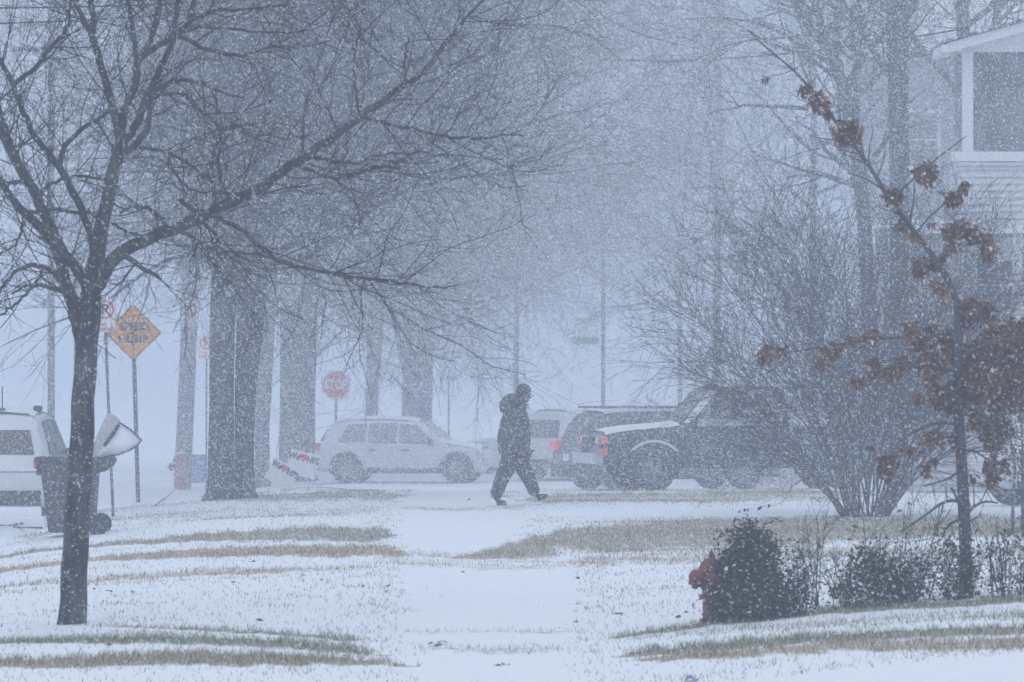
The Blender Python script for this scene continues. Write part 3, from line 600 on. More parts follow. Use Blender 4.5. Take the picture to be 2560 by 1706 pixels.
def oak():
    rng = nrng(51); b0 = base(2416, 1496); D = b0.y
    root = thing('oak_sapling', 'young oak still holding brown leaves, leaning leader, at the right front', 'tree', b0)
    st = [([(2417, 1508, 17), (2416, 1490, 15), (2416, 1400, 14), (2412, 1330, 14), (2407, 1200, 13), (2400, 1100, 12), (2395, 1000, 11.5), (2394, 900, 10), (2395, 830, 10), (2400, 780, 9), (2402, 758, 9), (2377, 708, 7), (2344, 654, 6.5), (2315, 617, 6), (2269, 558, 5.5), (2215, 487, 5), (2175, 415, 4.5), (2130, 353, 4), (2086, 304, 3.5), (2023, 214, 3), (1956, 147, 2), (1903, 116, 1.6), (1871, 76, 1)], .4)]
    lim = [([(2394, 846, 5), (2335, 840, 4), (2232, 844, 4), (2150, 853, 3.5), (2066, 865, 3), (1990, 880, 2.2), (1925, 888, 1.5)], 1.),
           ([(2397, 1061, 4), (2350, 1056, 4), (2310, 1066, 3.5), (2270, 1088, 3), (2246, 1106, 2)], .6),
           ([(2230, 500, 3), (2258, 470, 2.6), (2291, 442, 2.4), (2350, 390, 2), (2416, 341, 1)], -.6),
           ([(2290, 585, 3), (2320, 545, 2.6), (2350, 520, 2.2), (2380, 495, 2), (2418, 455, 1.2)], .8),
           ([(2345, 655, 3), (2370, 615, 3), (2400, 590, 2.6), (2450, 600, 2.2), (2475, 640, 1.5)], .9),
           ([(2406, 1254, 4), (2375, 1249, 4), (2345, 1262, 3.5), (2320, 1285, 3), (2250, 1330, 2)], -.5),
           ([(2418, 1285, 4), (2440, 1262, 3.5), (2465, 1253, 3), (2495, 1258, 2)], .5),
           ([(2408, 1276, 3), (2392, 1250, 3), (2385, 1230, 3), (2378, 1222, 4)], .3),
           ([(2412, 1300, 3.5), (2385, 1302, 3.2), (2365, 1320, 3), (2356, 1345, 2.4)], .3),
           ([(2420, 1305, 3), (2440, 1296, 2.6), (2452, 1285, 2)], .3),
           ([(2403, 1168, 3.5), (2385, 1190, 3), (2360, 1202, 2.4), (2310, 1215, 2)], .6), ([(2408, 1128, 4), (2425, 1125, 4), (2445, 1132, 3), (2470, 1150, 2)], .4),
           ([(2396, 900, 5), (2440, 870, 4), (2500, 850, 4), (2560, 840, 3), (2620, 850, 2)], -.8), ([(2396, 985, 5), (2440, 960, 4), (2490, 950, 4), (2550, 960, 3), (2610, 990, 2)], .6),
           ([(2397, 1000, 5), (2440, 1010, 4), (2480, 1060, 4), (2490, 1110, 3), (2489, 1180, 2)], -.5), ([(2395, 930, 4), (2340, 915, 4), (2260, 912, 3), (2180, 925, 2), (2145, 950, 1.5)], -.8),
           ([(2399, 1090, 3), (2350, 1095, 3), (2300, 1110, 3), (2260, 1130, 2.4), (2219, 1160, 2)], .8), ([(2400, 770, 4), (2430, 765, 3.5), (2465, 780, 3)], .5), ([(2396, 940, 4), (2380, 960, 3), (2358, 990, 2.5), (2360, 1020, 2)], .8),
           ([(2350, 662, 2.5), (2320, 655, 2.4), (2300, 665, 2)], -.3), ([(2375, 706, 2.4), (2358, 715, 2), (2336, 712, 1.5)], .3)]
    br = [px_branch(p, D, rng, dd=q, n=40) for p, q in st]; lb = [px_branch(p, D, rng, dd=q, n=14) for p, q in lim]
    V, Fc = tubes([(br[0][0], br[0][1]*1.12+.0008, 9)]); link('trunk', np_mesh('trunk', V-np.array(b0), Fc), root, BARK3, True)
    P = np.concatenate([p for p, _ in lb]); Rr = np.concatenate([q for _, q in lb])
    c2, r2 = kids(rng, P, Rr, 90, .2, 1, absL=(.12, .45), ang=(30, 65), up=.1, n=5, wig=.12, rf=.5, rmin=.002)
    Pt = resample(np.c_[br[0][0][0], br[0][1][0]], 30)[None]
    c3, r3 = kids(rng, Pt[:, 16:, :3], Pt[:, 16:, 3], 26, .0, 1, absL=(.15, .5), ang=(30, 60), up=.1, n=5, wig=.12, rf=.5, rmin=.002)
    cr = thing('crown', None, None, (0, 0, 0)); cr.parent = root
    V, Fc = tubes([(P, Rr, 6), (c2, r2, 4), (c3, r3, 4)]); link('branches', np_mesh('branches', V-np.array(b0), Fc), cr, BARK3, True)
    C = []
    for u, v, rp, n in OL:
        n = int(n*3.3); q = rng.normal(size=(n, 3)); q /= np.linalg.norm(q, axis=1, keepdims=True); q *= rng.uniform(.15, 1.0, (n, 1))**.6
        s = D/F; dd = abs(rng.normal(0, .3))+.03 if u > 2340 else rng.normal(0, .25); c = W(u, v, D+dd)
        C.append(np.array(c)+q*np.array([rp*s, rp*s*1.3, rp*s*.95]))
    C = np.concatenate(C)-np.array(b0)
    V, Fc = leaves(rng, C, (.032, .068), oak_leaf, .7, .5); leaf_mesh('leaves', V, Fc, rng, BROWN, 'oak_leaf', cr, 17, .03)
oak()

def leafy(name, label, u, v, uw, vh, cols, nst, nleaf, seed, cat='shrub', size=(.03, .06), shape=small_leaf, prof=None, stems_h=1., mname='shrub_leaf', twigm=TWIG, depth=.5, group=None, d=None, rst=.006, lean=.0, low=.0, snowf=.05, hollow=.3):
    """shrub standing at (u,v), about uw wide and vh high in photo pixels"""
    rng = nrng(seed); b0 = base(u, v) if d is None else Vector((W(u, 0, d).x, d, G(W(u, 0, d).x, d))); s = b0.y/F; hw = uw*s/2; h = vh*s
    root = thing(name, label, cat, b0, group=group)
    n = 7; x0 = rng.uniform(-.55, .55, nst)*hw; P = np.zeros((nst, n, 3)); tgt = np.stack([x0*1.5+rng.normal(0, .25, nst)*hw+lean*h, rng.normal(0, .4, nst)*depth, rng.uniform(.6, 1., nst)*h*stems_h*(1-.35*(np.abs(x0)/hw))], 1)
    y0 = rng.uniform(-.25, .25, nst)*depth
    gnd = gz(b0.x+x0, b0.y+y0)-b0.z
    for q in range(n):
        t = q/(n-1); P[:, q] = np.stack([x0, y0, gnd-.03], 1)*(1-t)+tgt*t+rng.normal(0, .02, (nst, 3))*t*h
    P[:, 0, 2] = gnd-.03; r = np.linspace(1, .4, n)[None]*rng.uniform(.6, 1.2, nst)[:, None]*rst
    c2, r2 = kids(rng, P, r, nst*6, .2, 1, absL=(.15*h, .4*h), ang=(20, 55), up=.2, n=5, wig=.12, rf=.6, rmin=.0018)
    c3, r3 = kids(rng, c2, r2, nst*14, .2, 1, absL=(.06*h, .2*h), ang=(20, 55), up=.1, n=4, wig=.12, rf=.7, rmin=.0015)
    V, Fc = tubes([(P, r, 5), (c2, r2, 4), (c3, r3, 3)]); V[:, 2] = np.maximum(V[:, 2], -.4); link('stems', np_mesh('stems', V, Fc), root, twigm)
    if nleaf:
        prof = prof or (lambda t: math.sqrt(max(0, 1-t*t)))
        m = nleaf*3; t = rng.uniform(0, 1, m)**1.1; pw = np.array([prof(q) for q in t])
        a = rng.uniform(0, 2*np.pi, m); rr = rng.uniform(hollow, 1, m)**.5
        lump = .82+.18*np.sin(a*3+t*9+seed)*np.cos(a*5-t*6)+rng.normal(0, .05, m)
        x = np.cos(a)*rr*pw*hw*lump; y = np.sin(a)*rr*pw*depth*lump; z = t*h*(1+rng.normal(0, .03, m))
        k = rng.random(m) < (.25+.75*(np.sin(x*17/max(hw, .1)*.4+seed)*np.sin(z*13/h*.7+y*5)+1)/2)
        A0 = np.stack([x, y, z+.02], 1)[k]; nc = max(10, nleaf//22); Cc = A0[rng.integers(0, len(A0), nc)]
        C = Cc[rng.integers(0, nc, nleaf)]+rng.normal(0, 1, (nleaf, 3))*np.array([.062, .06, .065])*rng.uniform(.5, 1.5, (nleaf, 1)); C[:, 2] = np.abs(C[:, 2])
        C[:, 2] += gz(b0.x+C[:, 0], b0.y+C[:, 1])-b0.z
        V, Fc = leaves(rng, C, size, shape, .2, .35); leaf_mesh('leaves', V, Fc, rng, cols, mname, root, len(shape(1.))+1, snowf)
    return root
DKG = [(.032, .036, .034), (.022, .026, .025), (.06, .05, .042), (.085, .05, .042), (.03, .04, .03)]
MIX = [(.06, .052, .048), (.04, .037, .037), (.12, .075, .062), (.045, .055, .04)]
BR2 = [(.12, .075, .06), (.17, .11, .08), (.08, .055, .05)]
leafy('evergreen_shrub', 'dense dark evergreen shrub crowding the red hydrant at the right front', 1876, 1548, 228, 205, DKG, 26, 9000, 61, size=(.028, .055), prof=lambda t: (1-t**5)**.6*(1-.42*t)*(.88+.12*math.sin(t*9)), stems_h=1.2, depth=.42, snowf=.04)
leafy('evergreen_shrub', 'low spill of dark leaves at the right foot of the dense evergreen', 1985, 1538, 90, 110, DKG, 8, 520, 62, size=(.025, .05), prof=lambda t: (1-t**2)**.5, depth=.3)
leafy('twiggy_shrub', 'bare reddish twiggy shrub just right of the dense evergreen', 2042, 1520, 150, 225, BR2, 13, 45, 63, stems_h=1.1, twigm=TWIGR, depth=.35, rst=.005)
leafy('broadleaf_shrub', 'low dark broadleaf shrub with upright bare stems, mid row at the right front', 2180, 1515, 250, 120, MIX, 22, 2000, 64, size=(.03, .055), prof=lambda t: (1-t**3)**.5*(.75+.25*math.sin(t*9)), stems_h=1.5, depth=.4, snowf=.1)
leafy('broadleaf_shrub', 'patchy knee-high dark shrub left of the oak trunk foot', 2290, 1505, 130, 100, MIX, 14, 700, 65, size=(.028, .05), prof=lambda t: (1-t**3)**.5, stems_h=1.6, depth=.35, snowf=.1)
leafy('brown_leaf_shrub', 'brown-leaved shrub wrapped round the oak trunk foot', 2395, 1500, 120, 170, BR2+MIX, 13, 900, 66, size=(.026, .05), prof=lambda t: .6+.4*math.sin(t*3), stems_h=1.1, depth=.35)
leafy('brown_leaf_shrub', 'sparse brown-leaved shrub at the right edge behind the green verge', 2520, 1492, 150, 165, BR2+MIX, 15, 720, 67, size=(.024, .045), prof=lambda t: .6+.4*math.sin(t*3), stems_h=1.15, depth=.35)
leafy('twiggy_shrub', 'tall thin bare stems rising behind the low dark shrubs', 2235, 1495, 330, 260, BR2, 12, 26, 68, stems_h=1.2, twigm=TWIGR, depth=.5, rst=.0045)
leafy('brown_leaf_tree', 'small brown-leaved tree on two dark stems at the right edge', 2560, 1334, 170, 330, BR2, 5, 0, 69, cat='tree', stems_h=.7, depth=.5, rst=.02)
def two_stem():
    root = [o for o in bpy.data.objects if o.get('label', '').startswith('small brown-leaved tree')][0]; rng = nrng(70)
    b0 = root.location; s = b0.y/F; mb = MB()
    for du in (-28, -4, 30): mb.tube([(du*s, 0, -.05), (du*s*1.0, 0, .3), (du*s*.8, .02, .8), (du*s*1.6, 0, 1.5)], [.022, .02, .017, .008], 8)
    st = mb.build('trunk', BARK3, root, True, local=True)
    n = 2600; C = rng.normal(size=(n, 3)); C /= np.linalg.norm(C, axis=1, keepdims=True); C *= rng.uniform(.2, 1, (n, 1))**.5
    C = C*np.array([.48, .45, .62])+np.array([.05, 0, 1.12]); C = C[rng.random(n) < .35+.65*(np.sin(C[:, 0]*11)*np.sin(C[:, 2]*9+2)+1)/2]
    V, Fc = leaves(rng, C, (.035, .065), small_leaf, .5, .4); leaf_mesh('leaves', V, Fc, rng, [(.10, .065, .055), (.15, .10, .08), (.07, .05, .05)], 'oak_leaf', root, 7, .10)
two_stem()
leafy('bare_shrub', 'pale bare upright shrub in front of the white house wall', 2430, 1190, 330, 760, BR2, 7, 0, 71, stems_h=.98, twigm=TWIG2, depth=.9, rst=.016, lean=.03)
leafy('dry_weeds', 'tuft of tall dry weeds in front of the black pickup', 1560, 1222, 210, 55, [(.3, .24, .2)], 110, 110, 72, cat='weeds', twigm=mat('dry_stalk', (.34, .26, .23), .9, var=.3), depth=.9, rst=.003)
leafy('dry_weeds', 'reddish dry weeds below the pickup bed beside the bare shrub', 1880, 1222, 360, 75, [(.3, .24, .2)], 170, 170, 73, cat='weeds', twigm=mat('dry_stalk', (.26, .2, .17)), depth=.9, rst=.003)
leafy('bare_shrub', 'dark bare hedge mass behind the pickup bed at the left of the big shrub', 2010, 1215, 380, 330, BR2, 60, 0, 74, twigm=TWIG2, depth=1.6, rst=.006)
def fallen_twig(pts, label):
    b0 = base(*pts[0]); P = [base(*p)+Vector((0, 0, .02+.03*(k % 2))) for k, p in enumerate(pts)]; mb = MB(); mb.tube(P, np.linspace(.011, .004, len(P)), 5)
    m = P[len(P)//2]; mb.tube([m, m+Vector((.12, .2, .08)), m+Vector((.2, .3, .17))], [.006, .005, .003], 4)
    o = mb.build('fallen_twig', TWIG); tag(o, label, 'twig')
fallen_twig([(388, 1268), (405, 1258), (422, 1250)], 'short forked twig fallen on snow near the yellow sign post')
fallen_twig([(700, 1226), (745, 1226), (792, 1221), (850, 1229), (905, 1233)], 'long thin twig lying on snow below the yard signs')

# ------------------------------------------------------------------ signs, poles, hydrants
def text(name, s, size, loc, m, parent, bold=.0, rz=0, sx=1.):
    cu = bpy.data.curves.new(name, 'FONT'); cu.body = s; cu.size = size; cu.align_x = 'CENTER'; cu.align_y = 'CENTER'; cu.extrude = .001; cu.offset = bold; cu.resolution_u = 3
    t = bpy.data.objects.new(name, cu); COL.objects.link(t); dg = bpy.context.evaluated_depsgraph_get(); me = bpy.data.meshes.new_from_object(t.evaluated_get(dg))
    bpy.data.objects.remove(t); me.transform(Matrix.Translation(loc) @ Matrix.Rotation(rz, 4, 'Y') @ Matrix.Rotation(R(90), 4, 'X') @ Matrix.Diagonal((sx, 1, 1, 1)))
    return link(name, me, parent, m)
WHITE = mat('sign_white', (.72, .74, .76), .6, snow=.2, scale=20)
RED = mat('sign_red', (.55, .03, .035), .6, snow=.12, scale=25)
BLK = mat('sign_black', (.03, .03, .03), .6, snow=.1, scale=30)
YEL = mat('sign_yellow', (.82, .36, .035), .6, snow=.13, scale=22)
def ring(mb, r0, r1, y0, y1, cx, cz, n=28):
    V = []; 
    for y in (y0, y1):
        for r_ in (r0, r1):
            for k in range(n): a = 2*math.pi*k/n; V.append((cx+r_*math.cos(a), y, cz+r_*math.sin(a)))
    Fc = []
    for k in range(n):
        j = (k+1) % n; Fc += [(k, j, n+j, n+k), (2*n+k, 3*n+k, 3*n+j, 2*n+j), (k, 2*n+k, 2*n+j, j), (n+k, n+j, 3*n+j, 3*n+k)]
    mb.add(V, Fc)
def rrect(w_, h_, r_, n=4):
    P = []
    for cx, cz, a0 in ((w_/2-r_, h_/2-r_, 0), (-w_/2+r_, h_/2-r_, 90), (-w_/2+r_, -h_/2+r_, 180), (w_/2-r_, -h_/2+r_, 270)):
        for k in range(n+1): a = R(a0+90*k/n); P.append((cx+r_*math.cos(a), cz+r_*math.sin(a)))
    return P
def no_parking(label, loc, cz, h=.457, post=None, lean=0, rz=0, dy=0, group='no parking signs'):
    root = thing('parking_sign', label, 'sign', loc, rz, group); w_ = h*.667
    cx = lean
    if post:
        mb = MB(); mb.tube([(0, .03, -.2), (lean*(cz+h/2)/cz, .03, cz+h/2)], post, 6); mb.build('post', METAL, root, local=True)
    M = Matrix.Translation((cx, dy, cz))
    mb = MB(); mb.prism(rrect(w_, h, .03), 0, .004, M); pn = mb.build('panel', WHITE, root, local=True)
    zc = cz+h*.17; mb = MB(); ring(mb, w_*.335, w_*.42, dy-.006, dy-.002, cx, zc)
    mb.box((0, -.008, 0), (w_*.74, .004, w_*.08), Matrix.Translation((cx, dy, zc)) @ Matrix.Rotation(R(45), 4, 'Y'))
    mb.build('prohibition_ring', RED, pn, local=True)
    text('lettering', 'P', w_*.62, (cx, dy-.004, zc), BLK, pn, .004)
    text('lettering', 'NO', h*.13, (cx-.02, dy-.004, cz-h*.28), RED, pn, .002); text('lettering', 'PARKING', h*.13, (cx, dy-.004, cz-h*.41), RED, pn, .002, sx=.95)
    mb = MB(); hh = h/2-.012; ww = w_/2-.012
    for a in (-1, 1): mb.box((cx+a*ww, dy-.003, cz), (.006, .003, 2*hh)); mb.box((cx, dy-.003, cz+a*hh), (2*ww-.007, .003, .006))
    mb.build('border', RED, pn, local=True)
    return root
b0 = base(284, 1293); s = b0.y/F
no_parking('white no parking sign on its own thin post, partly behind the front tree trunk', b0, (1293-789)*s, h=84*s, post=.022, lean=-22*s)
def speed_hump(label, b0, cz, half, lean=0):
    root = thing('speed_hump_sign', label, 'sign', b0); s_ = half
    mb = MB(); mb.box((0, .03, 0), (.001, .001, .001))
    mb = MB(); mb.tube([(0, .035, -.2), (lean*(cz+half*.6)/cz, .035, cz+half*.6)], .038, 8); mb.build('post', METAL, root, local=True)
    M = Matrix.Translation((lean, 0, cz)) @ Matrix.Rotation(R(45), 4, 'Y')
    a = half*math.sqrt(2); mb = MB(); mb.prism(rrect(a, a, .04), 0, .004, M); pn = mb.build('panel', YEL, root, local=True)
    mb = MB(); q = a/2-.022
    for k in (-1, 1): mb.box((k*q, -.003, 0), (.012, .003, 2*q+.012), M); mb.box((0, -.003, k*q), (2*q-.013, .003, .012), M)
    mb.build('border', BLK, pn, local=True)
    text('lettering', 'SPEED', half*.36, (lean+.02, -.004, cz+half*.20), BLK, pn, .006, sx=1.05); text('lettering', 'HUMP', half*.36, (lean, -.004, cz-half*.24), BLK, pn, .006, sx=1.05)
    for q in (-1, 1): mb = MB(); mb.box((lean, -.004, cz+q*half*.78), (.02, .01, .02)); mb.build('bolt', METAL, pn, local=True)
b0 = base(346, 1257); s = b0.y/F
speed_hump('yellow diamond speed hump sign on a speckled post, right of the front tree', b0, (1257-832)*s, 72*s, lean=-13*s)
X = W(553, 0, 128).x; b0 = Vector((X, 128, G(X, 128)))
speed_hump('farther yellow diamond sign mostly hidden behind the pair of trunks', b0, W(0, 872, 128).z-b0.z, .43)
X = W(516, 0, 124).x; b0 = Vector((X, 124, G(X, 124)))
no_parking('faint small no parking sign overlapping the half hidden yellow diamond', b0, W(0, 868, 124).z-b0.z, h=.5, post=.02)
def utility_pole():
    b0 = base(456, 1223); s = b0.y/F; root = thing('utility_pole', 'thick leaning wooden utility pole standing behind the red hydrant', 'pole', b0)
    mb = MB(); top = 12; ln = (478-456)*s/((1223-700)*s); mb.tube([(0, 0, -.3), (0, 0, 0), (ln*3, 0, 3), (ln*top, 0, top)], [21.5*s, 21.5*s, 21*s, 17*s], 14)
    mb.build('shaft', mat('pole_wood', (.05, .047, .05), .9, col2=(.10, .095, .10), scale=12, stretch=(1, 1, .1), snow=.25), root, True, local=True)
    mb = MB(); mb.box((ln*11, -.2, 11), (2.2, .1, .12)); mb.build('cross_arm', MATS['pole_wood'], root, local=True)
    return b0, s, ln
pb, ps, pl_ = utility_pole()
z = (1223-785)*ps; no_parking('no parking sign fixed on the wooden utility pole', pb+Vector((0, -.02, 0)), z, h=64*ps, lean=pl_*z+.01, dy=-(21*ps+.012))
def stop_sign():
    d = 148.5; X = W(840, 0, d).x; b0 = Vector((X, d, G(X, d))); s = d/F; root = thing('stop_sign', 'red octagonal stop sign faint in the snow behind the silver car tail', 'sign', b0)
    cz = W(0, 963, d).z-b0.z; r_ = 38.5*s
    mb = MB(); mb.tube([(.0, .04, -.3), (0, .04, cz+r_*.8)], .035, 8); mb.build('post', METAL, root, local=True)
    P = [(r_*math.cos(R(22.5+45*k)), r_*math.sin(R(22.5+45*k))) for k in range(8)]; mb = MB(); mb.prism(P, 0, .005, Matrix.Translation((0, 0, cz))); pn = mb.build('panel', mat('stop_red', (.60, .06, .065), .5, snow=.25, scale=20), root, local=True)
    mb = MB()
    for k in range(8):
        a0, a1 = R(22.5+45*k), R(67.5+45*k); V = []
        for y in (-.006, -.002):
            for a, q in ((a0, .90), (a1, .90), (a1, .96), (a0, .96)): V.append((q*r_*math.cos(a), y, cz+q*r_*math.sin(a)))
        mb.add(V, [(0, 1, 2, 3), (7, 6, 5, 4), (0, 4, 5, 1), (2, 6, 7, 3)])
    mb.build('border', mat('stop_white', (.85, .85, .85), .5), pn, local=True)
    text('lettering', 'STOP', r_*.86, (0, -.006, cz), MATS['stop_white'], pn, .010, sx=.72)
stop_sign()
def heart(mb, cx, cz, r_, y, rz=0):
    P = []
    for k in range(28):
        t = 2*math.pi*k/28; x = 16*math.sin(t)**3; z_ = 13*math.cos(t)-5*math.cos(2*t)-2*math.cos(3*t)-math.cos(4*t); P.append((x*r_/16, z_*r_/16))
    mb.prism(P, -.003, .001, Matrix.Translation((cx, y, cz)) @ Matrix.Rotation(rz, 4, 'Y'))
def yard_sign(label, corners, d, l1, seed, extra):
    """corners px: centre u,v, width, height px, tilt"""
    u, v, w_, h_, tilt = corners; s = d/F; X = W(u, 0, d).x; b0 = Vector((X, d, G(X, d)))
    root = thing('yard_sign', label, 'sign', b0, 0, 'tilted yard signs'); cz = W(0, v, d).z-b0.z
    M = Matrix.Translation((0, 0, cz)) @ Matrix.Rotation(tilt, 4, 'Y')
    mb = MB(); mb.box((0, 0, 0), (w_*s, .008, h_*s), M); pn = mb.build('panel', WHITE, root, local=True)
    mb = MB(); hw, hh = w_*s*.3, h_*s*.5
    for a in (-1, 1):
        p = M @ Vector((a*hw, .012, hh*.6)); q = M @ Vector((a*hw, .012, -hh*1.25)); q.z = min(q.z, .05); mb.tube([p, q, (q.x, q.y, -.06)], .005, 5)
    mb.build('wire_stake', METAL, root, local=True)
    navy = mat('print_navy', (.03, .05, .16), .6); teal = mat('print_teal', (.10, .32, .42), .6)
    def tx(sx_, sz_, tt, size, m): 
        p = M @ Vector((sx_*w_*s, -.008, sz_*h_*s)); text('lettering', tt, size*h_*s, p, m, pn, .007, rz=tilt, sx=.8)
    tx(-.33, .24, 'We', .36, navy); tx(.30, .22, 'NPS', .36, navy)
    mb = MB(); p = M @ Vector((-.02*w_*s, 0, .27*h_*s)); heart(mb, p.x, p.z, .19*h_*s, p.y-.009, tilt); mb.build('heart', RED, pn, local=True)
    for e in extra: tx(*e[:4], teal if e[4] else navy)
yard_sign('white yard sign with a red heart, upper right of the tilted pair', (757, 1161, 76, 62, R(13)), 106.0, 0, 1, [])
yard_sign('white yard sign with a red heart, lower left of the tilted pair', (706, 1186, 72, 58, R(29)), 104.6, 0, 2, [])
def hydrant(label, b0, H, seed, steamer=-1, m=None):
    root = thing('fire_hydrant', label, 'hydrant', b0, 0, 'red fire hydrants'); m = m or mat('hydrant_paint', (.17, .035, .028), .6, var=.3, scale=9, snow=.10); k = H/.75
    q = Matrix.Diagonal((k, k, k, 1)); mb = MB()
    mb.lathe([(.13, -.02), (.13, .03), (.095, .035), (.095, .24), (.135, .245), (.135, .285), (.10, .29), (.105, .50), (.15, .505), (.15, .54)], 20, q); mb.build('barrel', m, root, True, local=True)
    mb = MB(); mb.lathe([(.15, .54), (.145, .57), (.125, .62), (.09, .67), (.05, .695), (.035, .70), (.035, .73), (.001, .735)], 20, q); bn = mb.build('bonnet', m, root, True, local=True)
    mb = MB(); mb.box((0, 0, .75*k), (.04*k, .04*k, .05*k)); mb.build('operating_nut', m, bn, local=True, bevel=.004)
    for a, r_ in ((R(180), .07), (R(0), .07), (R(-90), .095)):
        mb = MB(); mb.lathe([(r_*.8, .08), (r_*.8, .15), (r_*1.05, .15), (r_*1.05, .20), (r_*.9, .215), (.025, .22), (.025, .25), (.001, .25)], 16, q @ Matrix.Translation((0, 0, .43)) @ Matrix.Rotation(a, 4, 'Z') @ Matrix.Rotation(R(90), 4, 'Y'))
        mb.build('nozzle_cap', m, root, True, local=True)
    for j in range(8): a = R(45*j); mb = MB(); mb.lathe([(.014, .235), (.014, .30)], 6, q @ Matrix.Translation((.118*math.cos(a), .118*math.sin(a), 0))); mb.build('bolt', m, root, local=True)
    mb = MB(); mb.lathe([(.075, .675), (.07, .69), (.055, .705), (.04, .715), (.001, .72)], 16, q @ Matrix.Translation((0, 0, .008))); mb.build('snow_cover', SNOW, bn, True, local=True) if seed == 2 else None
b0 = base(1778, 1555); hydrant('red fire hydrant at the right front, half hidden by the dark evergreen', b0, 170*b0.y/F, 1)
def side_cap():
    # large pumper cap facing left-front as in the photograph
    root = [o for o in bpy.data.objects if o.get('label', '').startswith('red fire hydrant at the right front')][0]; s = root.location.y/F
    m = MATS['hydrant_paint']; c = Vector((-28*s, -.12, (1553-1440)*s)); mb = MB()
    mb.lathe([(15*s, .0), (15*s, .05), (19*s, .05), (20*s, .09), (16*s, .11), (5*s, .115), (5*s, .14), (.001, .14)], 18, Matrix.Translation(c) @ Matrix.Rotation(R(-25), 4, 'Z') @ Matrix.Rotation(R(90), 4, 'X'))
    mb.tube([c+Vector((0, 0, 0)), Vector((-8*s, 0, c.z))], 14*s, 12)
    mb.build('pumper_nozzle', m, root, True, local=True)
side_cap()
b0 = pb+Vector((-.03, -.45, 0)); hydrant('red fire hydrant in front of the wooden utility pole', b0, 97*b0.y/F, 2, m=mat('hydrant_red', (.28, .025, .03), .6, var=.2, scale=9))
def blue_bin():
    b0 = base(492, 1208); s = b0.y/F; root = thing('recycling_bin', 'blue recycling bin between the far hydrant and the big trunks', 'bin', b0); m = mat('blue_plastic', (.06, .09, .38), .6, snow=.2, scale=8)
    mb = MB(); w_, h_ = 46*s, 68*s
    V = [(-w_*.44, -.16, 0), (w_*.44, -.16, 0), (w_*.44, .16, 0), (-w_*.44, .16, 0), (-w_/2, -.2, h_), (w_/2, -.2, h_), (w_/2, .2, h_), (-w_/2, .2, h_)]
    mb.add(V, [(0, 3, 2, 1), (4, 5, 6, 7), (0, 1, 5, 4), (1, 2, 6, 5), (2, 3, 7, 6), (3, 0, 4, 7)]); mb.build('tub', m, root, bevel=.015, local=True)
    mb = MB(); mb.box((0, 0, h_+.015), (w_*1.08, .44, .03)); mb.build('rim', m, root, bevel=.008, local=True)
    mb = MB(); mb.box((0, 0, h_+.045), (w_*.98, .38, .03), taper=.1); mb.build('snow_cover', SNOW, root, True, bevel=.012, local=True)
blue_bin()
